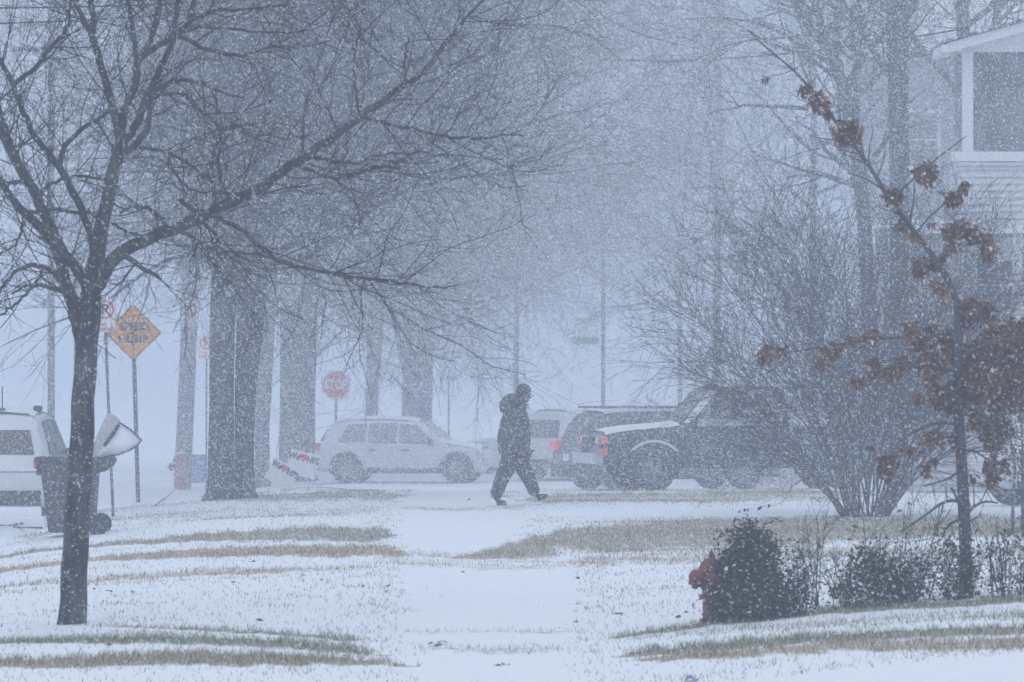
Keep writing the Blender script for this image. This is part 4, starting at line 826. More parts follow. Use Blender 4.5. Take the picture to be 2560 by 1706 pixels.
def cart():
    b0 = base(195, 1338); s = b0.y/F; root = thing('wheelie_bin', 'black wheeled rubbish cart with its lid flung open, behind the front tree trunk', 'bin', b0)
    X_ = lambda u: (u-195)*s
    Z_ = lambda v: (1338-v)*s
    mb = MB(); D = .34
    # tapered tub
    a, b_, c, d = X_(125), X_(236), X_(104), X_(247)
    V = [(a, -D*.8, .03), (b_, -D*.8, .03), (b_, D*.8, .03), (a, D*.8, .03), (c, -D, Z_(1155)), (d, -D, Z_(1155)), (d, D, Z_(1155)), (c, D, Z_(1155))]
    mb.add(V, [(0, 3, 2, 1), (4, 5, 6, 7), (0, 1, 5, 4), (1, 2, 6, 5), (2, 3, 7, 6), (3, 0, 4, 7)]); mb.build('tub', PLAST, root, bevel=.025, local=True)
    mb = MB(); e = X_(92)
    mb.box(((e+X_(252))/2, 0, Z_(1149)), (X_(252)-e, 2*D+.05, .065)); mb.box((X_(99), 0, Z_(1172)), (.05, 2*D*.7, .17)); mb.build('rim', PLAST, root, bevel=.012, local=True)
    mb = MB(); mb.prism([(X_(238), Z_(1146)), (X_(286), Z_(1142)), (X_(290), Z_(1152)), (X_(280), Z_(1168)), (X_(262), Z_(1180)), (X_(244), Z_(1182))], -D*.8, D*.8); mb.build('handle', PLAST, root, bevel=.015, local=True)
    for sd in (-1, 1):
        mb = MB(); mb.lathe([(.04, -.03), (.115, -.03), (.14, -.02), (.14, .02), (.115, .03), (.04, .03)], 20, Matrix.Translation((X_(248), sd*(D-.02), .135)) @ Matrix.Rotation(R(90), 4, 'X')); mb.build('wheel', TYRE, root, True, local=True)
    mb = MB(); mb.lathe([(.012, -D), (.012, D)], 8, Matrix.Translation((X_(248), 0, .135)) @ Matrix.Rotation(R(90), 4, 'X')); mb.build('axle', METAL, root, local=True)
    # open lid: a shallow tray standing up, its pale inner side powdered with snow
    P = lambda u, v, y: (X_(u), y, Z_(v))
    mb = MB(); out = [(226, 1146), (238, 1105), (254, 1065), (268, 1038), (276, 1033), (290, 1040), (302, 1052)]; inn = [(244, 1148), (262, 1112), (276, 1092), (288, 1075), (296, 1064), (299, 1058), (302, 1054)]
    for (A, B) in zip(zip(out, inn), list(zip(out, inn))[1:]):
        V = [P(*A[0], -.10), P(*A[1], -.16), P(*B[1], -.16), P(*B[0], -.10), P(*A[0], -.085), P(*A[1], -.145), P(*B[1], -.145), P(*B[0], -.085)]
        mb.add(V, [(0, 3, 2, 1), (4, 5, 6, 7), (0, 1, 5, 4), (1, 2, 6, 5), (2, 3, 7, 6), (3, 0, 4, 7)])
    ld = mb.build('lid', mat('lid_beige', (.42, .41, .42), .7, snow=.2, scale=7), root, False, local=True)
    fan = [(246, 1148), (262, 1112), (278, 1090), (290, 1072), (300, 1058), (312, 1064), (330, 1078), (344, 1090), (356, 1102), (344, 1114), (328, 1125), (310, 1134), (290, 1139), (266, 1142)]
    mb = MB(); mb.prism([(X_(u), Z_(v)) for u, v in fan], -.16, -.135); mb.build('lid_snow', SNOW, ld, True, local=True)
    edge = [(262, 1112), (278, 1090), (290, 1072), (300, 1056), (330, 1076), (357, 1102), (344, 1115), (328, 1126), (300, 1137), (262, 1143)]
    mb = MB(); mb.tube([P(u, v, -.165) for u, v in edge], .010, 6); mb.tube([P(u, v, -.165) for u, v in [(262, 1116), (276, 1098), (290, 1078), (299, 1062)]], .022, 6); mb.build('lid_edge', PLAST, ld, True, local=True)
cart()
def cable():
    mb = MB(); pts = [(-40, 1300), (0, 1304), (30, 1304), (60, 1298), (85, 1290)]
    mb.tube([base(u, v+22)+Vector((0, 0, .07)) for u, v in pts], .013, 6); mb.tube([base(u, v)+Vector((0, 0, .02)) for u, v in [(-40, 1313), (0, 1318), (50, 1323), (105, 1324)]], .012, 6)
    tag(mb.build('cable', PLAST, None, True), 'dark cable lying in two curves on the street snow left of the cart', 'cable')
cable()
def snowbank():
    mb = MB(); p = base(40, 1322); s = p.y/F; mb.box((p.x, p.y+.5, p.z+.08), (140*s, .6, .17), taper=.06)
    tag(mb.build('snow_slab', SNOW, None, True, bevel=.03), 'flat block of snow on the street edge left of the cart', 'snow')
snowbank()
def far_pole(u, v0, v1, d, r_, label, name='utility_pole', m=None):
    X_ = W(u, 0, d).x; b0 = Vector((X_, d, G(X_, d))); root = thing(name, label, 'pole', b0)
    mb = MB(); H = W(0, v0, d).z-b0.z; mb.tube([(0, 0, -.3), (0, 0, H*.5), (0, 0, H)], [r_, r_*.95, r_*.85], 10); mb.build('shaft', m or MATS['pole_wood'], root, True, local=True); return root
r_ = far_pole(128, -200, 0, 135, .09, 'faint thin pole across the street left of the front tree trunk')
mb = MB(); mb.box((0, 0, 10.8), (1.8, .08, .1)); mb.build('cross_arm', MATS['pole_wood'], r_, local=True)
r_ = far_pole(1508, 480, 0, 190, .07, 'faint far pole carrying a green street sign, over the dark wagon')
mb = MB(); mb.box((-.62, -.16, W(0, 852, 190).z-r_.location.z), (.95, .02, .26)); mb.build('street_name_plate', mat('sign_green', (.08, .34, .26), .5, snow=.3), r_, local=True, bevel=.004)
r_ = far_pole(1122, 925, 0, 195, .035, 'thin far post with a small green plate left of the walking person', 'sign_post')
mb = MB(); mb.box((0, -.07, W(0, 945, 195).z-r_.location.z), (.6, .02, .16)); mb.build('street_name_plate', MATS['sign_green'], r_, local=True, bevel=.004)
def wire(a, b_, d0, d1, r_, label, sag):
    A, B = W(*a, d0), W(*b_, d1); mb = MB(); mb.tube([A.lerp(B, t/12)-Vector((0, 0, sag*4*(t/12)*(1-t/12))) for t in range(13)], r_, 5)
    tag(mb.build('utility_wire', TWIG, None, True), label, 'wire')
wire((-500, 20), (1000, -30), 60, 103, .012, 'upper dark wire crossing the top left corner', .12)
wire((-500, 66), (1100, -44), 60, 103, .010, 'lower dark wire crossing the top left corner', .2)
wire((1500, 150), (2420, 70), 130, 96, .016, 'thin service wire sloping up to the white house', .2)

# ------------------------------------------------------------------ cars
def X0(k): return (.625-.5)*k['L']
def car(label, cat, loc, rz, kind, paint, name='parked_car', group='cars parked in the snow'):
    """local frame: x forward, y left, z up; front at +x"""
    root = thing(name, label, cat, loc, rz, group)
    L, Wd, H, wr, fa, ra = kind['L'], kind['W'], kind['H'], kind['wr'], kind['fa'], kind['ra']
    st = kind['st']           # (x fraction from rear 0..1, z_low, z_belt, z_top, half width belt factor, half width top factor)
    n = len(st); rings = []
    for (f, zl, zb, zt, wb, wt) in st:
        x = (f-.5)*L; hw = Wd/2
        pr = [(hw*wb*.90, zl), (hw*wb*.985, zl+.10), (hw*wb, (zl+zb)/2), (hw*wb*.985, zb-.03), (hw*wb*.95, zb), (hw*wt*1.0+(hw*wb*.95-hw*wt)*.5, zb+(zt-zb)*.5), (hw*wt, max(zb+.004, zt-.07)), (hw*wt*.86, max(zb+.008, zt-.012)), (hw*wt*.4, zt+.012)]
        rings.append([(x, y, z_) for y, z_ in pr]+[(x, -y, z_) for y, z_ in pr[::-1]])
    m = len(rings[0]); mb = MB(); V = [p for r_ in rings for p in r_]; Fc = []
    for a in range(n-1):
        for k in range(m): Fc.append((a*m+k, a*m+(k+1) % m, (a+1)*m+(k+1) % m, (a+1)*m+k))
    Fc.append(tuple(range(m-1, -1, -1))); Fc.append(tuple((n-1)*m+k for k in range(m)))
    mb.add(V, Fc); body = mb.build('body', paint, root, True, bevel=.03, local=True)
    def side_y(x, z_):          # outer half width at x,z
        f = x/L+.5; F_ = [q[0] for q in st]; g = lambda k: float(np.interp(f, F_, [q[k] for q in st])); zl, zb, zt, wb, wt = g(1), g(2), g(3), g(4), g(5); hw = Wd/2
        return float(np.interp(z_, [zl, zl+.1, (zl+zb)/2, zb-.03, zb, zb+(zt-zb)*.5, max(zb+.004, zt-.07), zt], [hw*wb*.9, hw*wb*.985, hw*wb, hw*wb*.985, hw*wb*.95, hw*wt+(hw*wb*.95-hw*wt)*.5, hw*wt, hw*wt*.86]))
    def side_panel(pn, poly, m_, sd, out=.012, parent=None, nx_=1):
        V = [((x), sd*(side_y(x, z_)+out), z_) for x, z_ in poly]+[((x), sd*(side_y(x, z_)-.02), z_) for x, z_ in poly]; k = len(poly)
        mb = MB(); mb.add(V, [tuple(range(k)), tuple(range(2*k-1, k-1, -1))]+[(i_, i_+k, (i_+1) % k+k, (i_+1) % k) for i_ in range(k)]); return mb.build(pn, m_, parent or root, local=True)
    for sd in (-1, 1):
        if 'flare' in kind:
            ax = kind['flare']; arc = [(ax+(wr+.19)*math.cos(R(a)), wr+(wr+.165)*math.sin(R(a))) for a in range(40, 142, 10)]; arc += [(ax+(wr+.15)*math.cos(R(a)), wr+(wr+.115)*math.sin(R(a))) for a in range(136, 44, -10)]
            side_panel('fender_snow', arc, SNOW, sd, .05)
            side_panel('pillar_snow', [(kind['mirror'][0]+.14, 1.24), (kind['mirror'][0]+.02, 1.24), (X0(kind)-.10, H-.12), (X0(kind), H-.08)], SNOW, sd, .04)
        for w_ in kind['win']: side_panel('side_window', w_, kind.get('glass', GLASS), sd, .03)
        for x0, x1 in kind.get('doors', []):
            dr = side_panel('door', [(x0, kind['sill']), (x1, kind['sill']), (x1, kind['belt']-.04), (x0, kind['belt']-.04)], paint, sd, .010)
            side_panel('handle', [(x0+.1, kind['belt']-.16), (x0+.28, kind['belt']-.16), (x0+.28, kind['belt']-.12), (x0+.1, kind['belt']-.12)], PLAST, sd, .035, dr)
        side_panel('rocker', [(ra+wr, kind['st'][3][1]-.02), (fa-wr, kind['st'][3][1]-.02), (fa-wr, kind['st'][3][1]+.12), (ra+wr, kind['st'][3][1]+.12)], PLAST, sd, .02)
        for ax in (ra, fa):
            arc = [(ax+(wr+.09)*math.cos(R(a)), wr+(wr+.09)*math.sin(R(a))) for a in range(-14, 195, 16)]
            side_panel('wheel_arch', arc, PLAST, sd, .016)
            wy = sd*(Wd/2-.09); M = Matrix.Translation((ax, wy, wr)) @ Matrix.Rotation(R(-90*sd), 4, 'X')
            mb = MB(); mb.lathe([(wr*.62, -.1), (wr*.93, -.1), (wr, -.07), (wr, .1), (wr*.93, .13), (wr*.66, .13), (wr*.60, .10)], 28, M); wl = mb.build('wheel', TYRE, root, True, local=True)
            mb = MB(); mb.lathe([(wr*.60, .1), (wr*.60, .118), (wr*.54, .118), (wr*.5, .08), (.001, .09)], 24, M)
            for k in range(5): mb.box((wr*.30*math.cos(R(72*k)), wr*.30*math.sin(R(72*k)), .11), (.07, .07, .03), M); mb.box((0, wr*.3, .108), (.06, wr*.52, .02), M @ Matrix.Rotation(R(72*k), 4, 'Z'))
            mb.build('rim', RIM, wl, local=True)
        if 'mirror' in kind:
            mx_, mz = kind['mirror']; mb = MB(); mb.box((mx_, sd*(side_y(mx_, mz)+.10), mz), (.1, .2, .14)); mb.build('mirror', PLAST, root, bevel=.02, local=True)
    def cross(pn, x0, z0, x1, z1, w0, w1, m_, off=.012, parent=None):    # glass across the car
        dx, dz = x1-x0, z1-z0; ln = math.hypot(dx, dz); nx_, nz = dz/ln, -dx/ln
        if nx_*(1 if x0+x1 > 0 else -1) < 0 : nx_, nz = -nx_, -nz
        if nz < -.3: nx_, nz = -nx_, -nz
        V = []
        for o_ in (off, -.02):
            for (x, z_, w_) in ((x0, z0, w0), (x1, z1, w1)):
                for sgn in (-1, 1): V.append((x+nx_*o_, sgn*w_, z_+nz*o_))
        mb = MB(); mb.add(V, [(0, 1, 3, 2), (4, 6, 7, 5), (0, 2, 6, 4), (1, 5, 7, 3), (0, 4, 5, 1), (2, 3, 7, 6)]); return mb.build(pn, m_, parent or root, local=True)
    for args in kind['cross']: cross(*args)
    for pn, m_, bx in kind['boxes']:
        for c, d_ in bx: mb = MB(); mb.box(c, d_); mb.build(pn, m_, root, bevel=.012, local=True)
    # snow on the roof and bonnet
    for (f0, f1) in kind['snow']:
        mb = MB()
        xs_ = np.linspace(f0, f1, 9); V = []; Fc = []
        for f in xs_:
            F_ = [q[0] for q in st]; zt = float(np.interp(f, F_, [q[3] for q in st])); wt = float(np.interp(f, F_, [q[5] for q in st]))*Wd/2
            for y, dz in ((-.93, -.02), (-.8, .03), (-.3, .055), (.3, .055), (.8, .03), (.93, -.02)): V.append(((f-.5)*L, y*wt, zt+dz))
        for a in range(8):
            for k in range(5): Fc.append((a*6+k, a*6+k+1, (a+1)*6+k+1, (a+1)*6+k))
        mb.add(V, Fc); mb.build('snow_cover', SNOW, root, True, local=True)
    return root
def suv(L=4.6, Wd=1.85, H=1.68, wr=.36, wagon=True):
    st = [(0, .42, .80, .84, .80, .80), (.012, .34, .86, .90, .90, .84), (.03, .30, .95, 1.02, .96, .82), (.075, .28, 1.0, H-.26, .98, .76), (.11, .28, 1.0, H-.08, .99, .74), (.20, .28, 1.0, H-.01, 1, .73), (.42, .28, .98, H, 1, .73), (.55, .28, .97, H-.04, 1, .73), (.62, .28, .96, H-.14, 1, .74), (.70, .28, .95, 1.20, .99, .78), (.75, .28, .94, 1.02, .98, .84), (.86, .28, .88, .95, .97, .84), (.95, .30, .78, .84, .92, .80), (.985, .36, .66, .70, .82, .74), (1, .42, .58, .62, .74, .7)]
    X_ = lambda f: (f-.5)*L
    win = [[(X_(.135), 1.06), (X_(.29), 1.04), (X_(.29), H-.14), (X_(.19), H-.16)], [(X_(.305), 1.04), (X_(.465), 1.03), (X_(.465), H-.12), (X_(.305), H-.13)], [(X_(.48), 1.03), (X_(.67), 1.01), (X_(.655), 1.12), (X_(.575), H-.18), (X_(.48), H-.13)]]
    q = Wd/2
    return dict(L=L, W=Wd, H=H, wr=wr, fa=X_(.80), ra=X_(.185), st=st, win=win, sill=.38, belt=.98, doors=[(X_(.29), X_(.47)), (X_(.475), X_(.66))], mirror=(X_(.655), 1.06),
        cross=[('windshield', X_(.705), 1.18, X_(.60), H-.10, .66, .60, GLASSF, .02), ('rear_window', X_(.035), 1.07, X_(.073), H-.29, .70, .62, GLASS, .02)],
        boxes=[('tail_light', TAIL, [((X_(.022), sg*(q*.86), .93), (.12, .22, .17)) for sg in (-1, 1)]), ('headlight', LENS, [((X_(.955), sg*q*.72, .72), (.16, .34, .12)) for sg in (-1, 1)]),
               ('bumper', PLAST, [((X_(.008), 0, .42), (.14, Wd*.86, .22)), ((X_(.975), 0, .40), (.16, Wd*.80, .20))]), ('number_plate', WHITE, [((X_(.0)-.002, 0, .74), (.02, .31, .16))]), ('grille', PLAST, [((X_(.985), 0, .58), (.07, .9, .1))])],
        snow=[(.13, .58), (.74, .93)])
def big_suv():
    k = suv(4.85, 1.95, 1.78, .38); L = 4.85
    X_ = lambda f: (f-.5)*L
    k['boxes'].append(('roof_rail', PLAST, [((X_(.34), sg*.62, 1.84), (2.2, .05, .05)) for sg in (-1, 1)])); return k
def sedan():
    L, Wd, H = 4.5, 1.8, 1.45
    st = [(0, .40, .70, .74, .82, .8), (.03, .30, .86, .95, .94, .82), (.14, .26, .90, 1.0, .98, .82), (.2, .26, .92, 1.10, .99, .78), (.32, .26, .92, H-.04, 1, .72), (.45, .26, .91, H, 1, .72), (.55, .26, .90, H-.04, 1, .72), (.64, .26, .88, 1.18, 1, .76), (.72, .26, .86, .96, .99, .84), (.86, .26, .80, .88, .97, .84), (.96, .28, .70, .76, .92, .8), (1, .36, .55, .6, .78, .72)]
    X_ = lambda f: (f-.5)*L
    win = [[(X_(.235), .96), (X_(.41), .95), (X_(.41), H-.10), (X_(.32), H-.13)], [(X_(.425), .95), (X_(.62), .94), (X_(.55), H-.13), (X_(.425), H-.10)]]
    q = Wd/2
    return dict(L=L, W=Wd, H=H, wr=.32, fa=X_(.81), ra=X_(.18), st=st, win=win, sill=.34, belt=.90, doors=[(X_(.24), X_(.42)), (X_(.425), X_(.62))], mirror=(X_(.62), .98),
        cross=[('windshield', X_(.70), 1.0, X_(.57), H-.08, .64, .56, GLASSF), ('rear_window', X_(.17), 1.04, X_(.29), H-.09, .62, .54, GLASSF)],
        boxes=[('tail_light', TAIL, [((X_(.018), sg*q*.8, .80), (.1, .3, .13)) for sg in (-1, 1)]), ('headlight', LENS, [((X_(.96), sg*q*.72, .66), (.14, .34, .12)) for sg in (-1, 1)]), ('bumper', PLAST, [((X_(.985), 0, .36), (.12, Wd*.7, .14))]), ('grille', PLAST, [((X_(.99), 0, .56), (.06, .8, .08))]), ('number_plate', WHITE, [((X_(.0)-.0, 0, .6), (.02, .31, .16))])],
        snow=[(.33, .55), (.72, .95), (.03, .16)])
def pickup():
    L, Wd, H = 5.7, 1.98, 1.94
    st = [(0, .55, 1.12, 1.16, .94, .9), (.01, .5, 1.14, 1.18, .97, .92), (.30, .46, 1.14, 1.18, .98, .92), (.375, .44, 1.14, 1.19, .98, .92), (.385, .44, 1.14, H-.10, .99, .76), (.41, .44, 1.14, H-.01, .99, .75), (.55, .44, 1.14, H, .99, .75), (.61, .44, 1.13, H-.06, .99, .75), (.66, .44, 1.12, 1.44, .99, .79), (.71, .44, 1.10, 1.24, .99, .85), (.76, .44, 1.08, 1.19, .98, .86), (.88, .46, 1.04, 1.14, .97, .86), (.965, .50, .98, 1.07, .95, .86), (.985, .50, .90, .98, .94, .86), (1, .52, .74, .80, .92, .86)]
    X_ = lambda f: (f-.5)*L
    win = [[(X_(.395), 1.20), (X_(.47), 1.20), (X_(.47), H-.13), (X_(.41), H-.15)], [(X_(.485), 1.20), (X_(.685), 1.18), (X_(.62), H-.16), (X_(.485), H-.13)]]
    q = Wd/2
    return dict(L=L, W=Wd, H=H, wr=.39, fa=X_(.82), ra=X_(.20), st=st, win=win, sill=.56, belt=1.14, doors=[(X_(.475), X_(.69))], mirror=(X_(.69), 1.24), glass=GLASSF, flare=X_(.82),
        cross=[('windshield', X_(.715), 1.27, X_(.625), H-.08, .70, .60, mat('truck_glass', (.10, .12, .15), .3, snow=.3, scale=9), .02)],
        boxes=[('tail_light', TAIL, [((X_(.004), sg*q*.9, .95), (.1, .12, .4)) for sg in (-1, 1)]), ('headlight', LENS, [((X_(.985), sg*q*.70, .93-.20*k), (.10, .34, .13)) for sg in (-1, 1) for k in (0, 1)]), ('indicator', AMBER, [((X_(.983), sg*q*.92, .93-.20*k), (.18, .10, .14)) for sg in (-1, 1) for k in (0, 1)]),
               ('grille', PLAST, [((X_(.995), 0, .84), (.06, 1.0, .30))]), ('bumper', CHROME, [((X_(1.0), 0, .60), (.20, Wd*.94, .19)), ((X_(-.01), 0, .58), (.16, Wd*.9, .2))])],
        snow=[(.40, .60), (.73, .97)])
P_SIL = mat('paint_silver', (.50, .52, .56), .35, metal=.2, coat=.3, snow=.12, scale=20)
P_WHT = mat('paint_white', (.66, .68, .71), .4, coat=.3, snow=.08, scale=20)
P_BLK = mat('paint_dark', (.016, .022, .04), .35, coat=.4, snow=.16, scale=24)
P_BLU = mat('paint_navy', (.018, .022, .034), .35, coat=.4, snow=.16, scale=24)
def put(u, d, dz=0): x = W(u, 0, d).x; return Vector((x, d, G(x, d)+dz))
car('silver crossover seen side on at the end of the walk, left of the walking person', 'car', put(1022, 143, .0), R(-9), dict(suv(4.55, 1.85, 1.64, .36), glass=mat('grey_glass', (.14, .15, .17), .4, snow=.35)), P_SIL)
car('pale low sedan mostly hidden behind the walking person', 'car', put(1335, 156), R(186), sedan(), P_WHT)
car('white boxy wagon showing its rear between the person and the dark wagon', 'car', put(1500, 148, .0), R(42), suv(4.6, 1.85, 1.82, .35), P_WHT)
_k = big_suv(); _k['boxes'][0] = ('tail_light', mat('tail_lamp_lit', (.7, .04, .04), .4, emis=((1, .05, .05), .22)), [((-.5*4.85+.10, sg*.84, 1.0), (.16, .26, .22)) for sg in (-1, 1)])
car('dark blue wagon with a bright red tail light behind the pickup', 'car', put(1668, 126, .0), R(22), _k, P_BLU)
car('black pickup truck with amber corner lights and snow on its bonnet', 'pickup truck', put(1850, 104, .0), R(191), pickup(), P_BLK, 'pickup_truck')
r_ = car('white four wheel drive seen from behind at the left edge', 'car', put(14, 88, .0), R(88), suv(4.6, 1.9, 1.72, .37), P_WHT)
mb = MB(); mb.tube([(-1.6, -.15, 1.70), (-1.62, -.15, 2.1)], .01, 5); mb.box((-1.6, -.15, 1.74), (.12, .08, .06)); mb.build('antenna', PLAST, r_, local=True)
mb = MB(); mb.box((-1.0, -.62, 1.75), (.25, .12, .10)); mb.build('roof_rack', PLAST, r_, bevel=.02, local=True)
car('white low car parked beyond the oak sapling at the right edge', 'car', put(2810, 81.5, .0), R(196), sedan(), P_WHT)

# ------------------------------------------------------------------ houses
SID = mat('siding_white', (.62, .64, .67), .7, var=.05, scale=2)
TRIM = mat('trim_white', (.74, .76, .79), .6, var=.03)
def siding(mb, x0, x1, z0, z1, y, lap=.115, face=-1):
    z_ = z0
    while z_ < z1-.01:
        t = min(z1, z_+lap); mb.add([(x0, y-.05, z_), (x1, y-.05, z_), (x1, y-.006, t), (x0, y-.006, t), (x0, y, z_), (x1, y, z_), (x1, y, t), (x0, y, t)], [(0, 1, 2, 3), (4, 7, 6, 5), (0, 4, 5, 1), (2, 6, 7, 3), (0, 3, 7, 4), (1, 5, 6, 2)]); z_ = t
def house():
    D = 95.; s = D/F; X_ = lambda u: (u-1280)*s
    Z_ = lambda v: HC-(v-V0)*s
    x0 = X_(2394); b0 = Vector((x0, D, G(x0, D))); root = thing('house', 'white clapboard house with an upstairs screened porch at the right edge', 'house', b0)
    x1 = x0+9
    mb = MB(); siding(mb, x0, x1, Z_(563), Z_(415), D); mb.box(((x0+x1)/2, D+.8, (Z_(563)+Z_(410))/2), (x1-x0, 1.6-.001, Z_(410)-Z_(563))); mb.build('upper_wall', SID, root)
    xg = X_(2290)
    mb = MB(); siding(mb, xg, x1, b0.z-.3, Z_(585), D+.25, .115); mb.box(((xg+x1)/2, D+1.05, (b0.z-.3+Z_(585))/2), (x1-xg, 1.6, Z_(585)-b0.z+.3)); mb.box((x0+6.4, D+6, (b0.z-.3+Z_(130))/2), (5.6, 8, Z_(130)-b0.z+.3)); mb.build('lower_wall', mat('siding_grey', (.56, .58, .61), .7, var=.06, scale=2), root)
    mb = MB(); mb.box(((xg+x1)/2, D+.1, Z_(574)), (x1-xg+.2, .5, .13)); mb.build('belt_trim', TRIM, root)
    mb = MB(); mb.box(((xg+x0)/2-.05, D+.85, Z_(556)), (x0-xg+.15, 1.7, .09)); mb.build('snow_cover', SNOW, root, bevel=.03)
    # porch
    mb = MB(); mb.box(((x0+x1)/2+.0, D-.03, (Z_(380)+Z_(404))/2), (x1-x0+.24, .22, Z_(380)-Z_(404))); mb.box(((x0+x1)/2, D-.0, Z_(410)), (x1-x0+.1, .12, .06)); mb.build('rail', TRIM, root)
    for u in (2419, 2790, 3100): mb = MB(); mb.box((X_(u), D+.02, (Z_(130)+Z_(380))/2), (.175, .175, Z_(130)-Z_(380))); mb.build('post', TRIM, root)
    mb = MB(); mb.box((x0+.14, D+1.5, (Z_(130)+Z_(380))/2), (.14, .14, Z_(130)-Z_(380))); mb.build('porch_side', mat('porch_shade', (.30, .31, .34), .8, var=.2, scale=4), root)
    mb = MB(); mb.box(((x0+x1)/2+.2, D+1.45, (Z_(130)+Z_(380))/2), (x1-x0-.3, .05, Z_(130)-Z_(380)+.3)); mb.build('screen', mat('porch_screen', (.14, .14, .16), .8, col2=(.42, .42, .46), scale=2.2, stretch=(1, 1, .45)), root)
    mb = MB(); mb.box((X_(2500), D+1.38, Z_(270)), (.06, .05, 1.5)); mb.box((X_(2560), D+1.39, Z_(203)), (1.1, .05, .06)); mb.build('screen_frame', mat('frame_grey', (.2, .21, .23), .8), root)
    # header and gable
    xe, xp = X_(2362), X_(2362)+4.6; ze = Z_(112); sl = (Z_(52)-Z_(106))/(X_(2560)-X_(2365)); zp = ze+sl*(xp-xe); xr = xp+(xp-xe)
    mb = MB(); mb.add([(x0-.02, D-.05, Z_(130)), (xr-.3, D-.05, Z_(130)), (xr-.3, D-.05, ze+.02), (xp, D-.05, zp), (x0-.02, D-.05, ze+sl*(x0-xe)), (x0-.02, D+.1, Z_(130)), (xr-.3, D+.1, Z_(130)), (xr-.3, D+.1, ze+.02), (xp, D+.1, zp), (x0-.02, D+.1, ze+sl*(x0-xe))],
        [(0, 1, 2, 3, 4), (9, 8, 7, 6, 5), (0, 5, 6, 1), (1, 6, 7, 2), (2, 7, 8, 3), (3, 8, 9, 4), (4, 9, 5, 0)]); mb.build('gable', TRIM, root)
    mb = MB()
    for (a, za, b_, zb) in ((xe, ze, xp, zp), (xp, zp, xr, ze)):
        mb.add([(a, D-.45, za-.16), (b_, D-.45, zb-.16), (b_, D-.45, zb), (a, D-.45, za), (a, D+1.7, za-.16), (b_, D+1.7, zb-.16), (b_, D+1.7, zb), (a, D+1.7, za)], [(0, 1, 2, 3), (7, 6, 5, 4), (0, 4, 5, 1), (3, 2, 6, 7), (0, 3, 7, 4), (1, 5, 6, 2)])
    mb.box((xe-.02, D+.6, ze-.09), (.12, 2.2, .13)); rf = mb.build('roof', TRIM, root)
    mb = MB()
    for (a, za, b_, zb) in ((xe-.06, ze, xp, zp), (xp, zp, xr+.06, ze)):
        mb.add([(a, D-.52, za+.004), (b_, D-.52, zb+.004), (b_, D-.52, zb+.05), (a, D-.52, za+.05), (a, D+1.7, za+.004), (b_, D+1.7, zb+.004), (b_, D+1.7, zb+.05), (a, D+1.7, za+.05)], [(0, 1, 2, 3), (7, 6, 5, 4), (0, 4, 5, 1), (3, 2, 6, 7), (0, 3, 7, 4), (1, 5, 6, 2)])
    mb.build('shingles', mat('shingle_grey', (.10, .10, .12), .9, snow=.5, scale=6), rf)
    # ground-floor window
    cx, cz = X_(2489), Z_(714); w_, h_ = 86*s, 120*s
    mb = MB()
    for a in (-1, 1): mb.box((cx+a*(w_/2+.05), D+.2, cz), (.1, .1, h_+.2)); mb.box((cx, D+.2, cz+a*(h_/2+.05)), (w_-.005, .1, .1))
    mb.box((cx, D+.19, cz), (w_, .05, .045)); wf = mb.build('window', TRIM, root)
    mb = MB(); mb.box((cx, D+.22, cz), (w_, .04, h_)); mb.build('pane', mat('window_dark', (.05, .055, .07), .25), wf)
    mb = MB(); mb.box((X_(2546), D+.16, (Z_(585)+b0.z)/2), (.16, .12, Z_(585)-b0.z)); mb.build('pilaster', TRIM, root)
house()
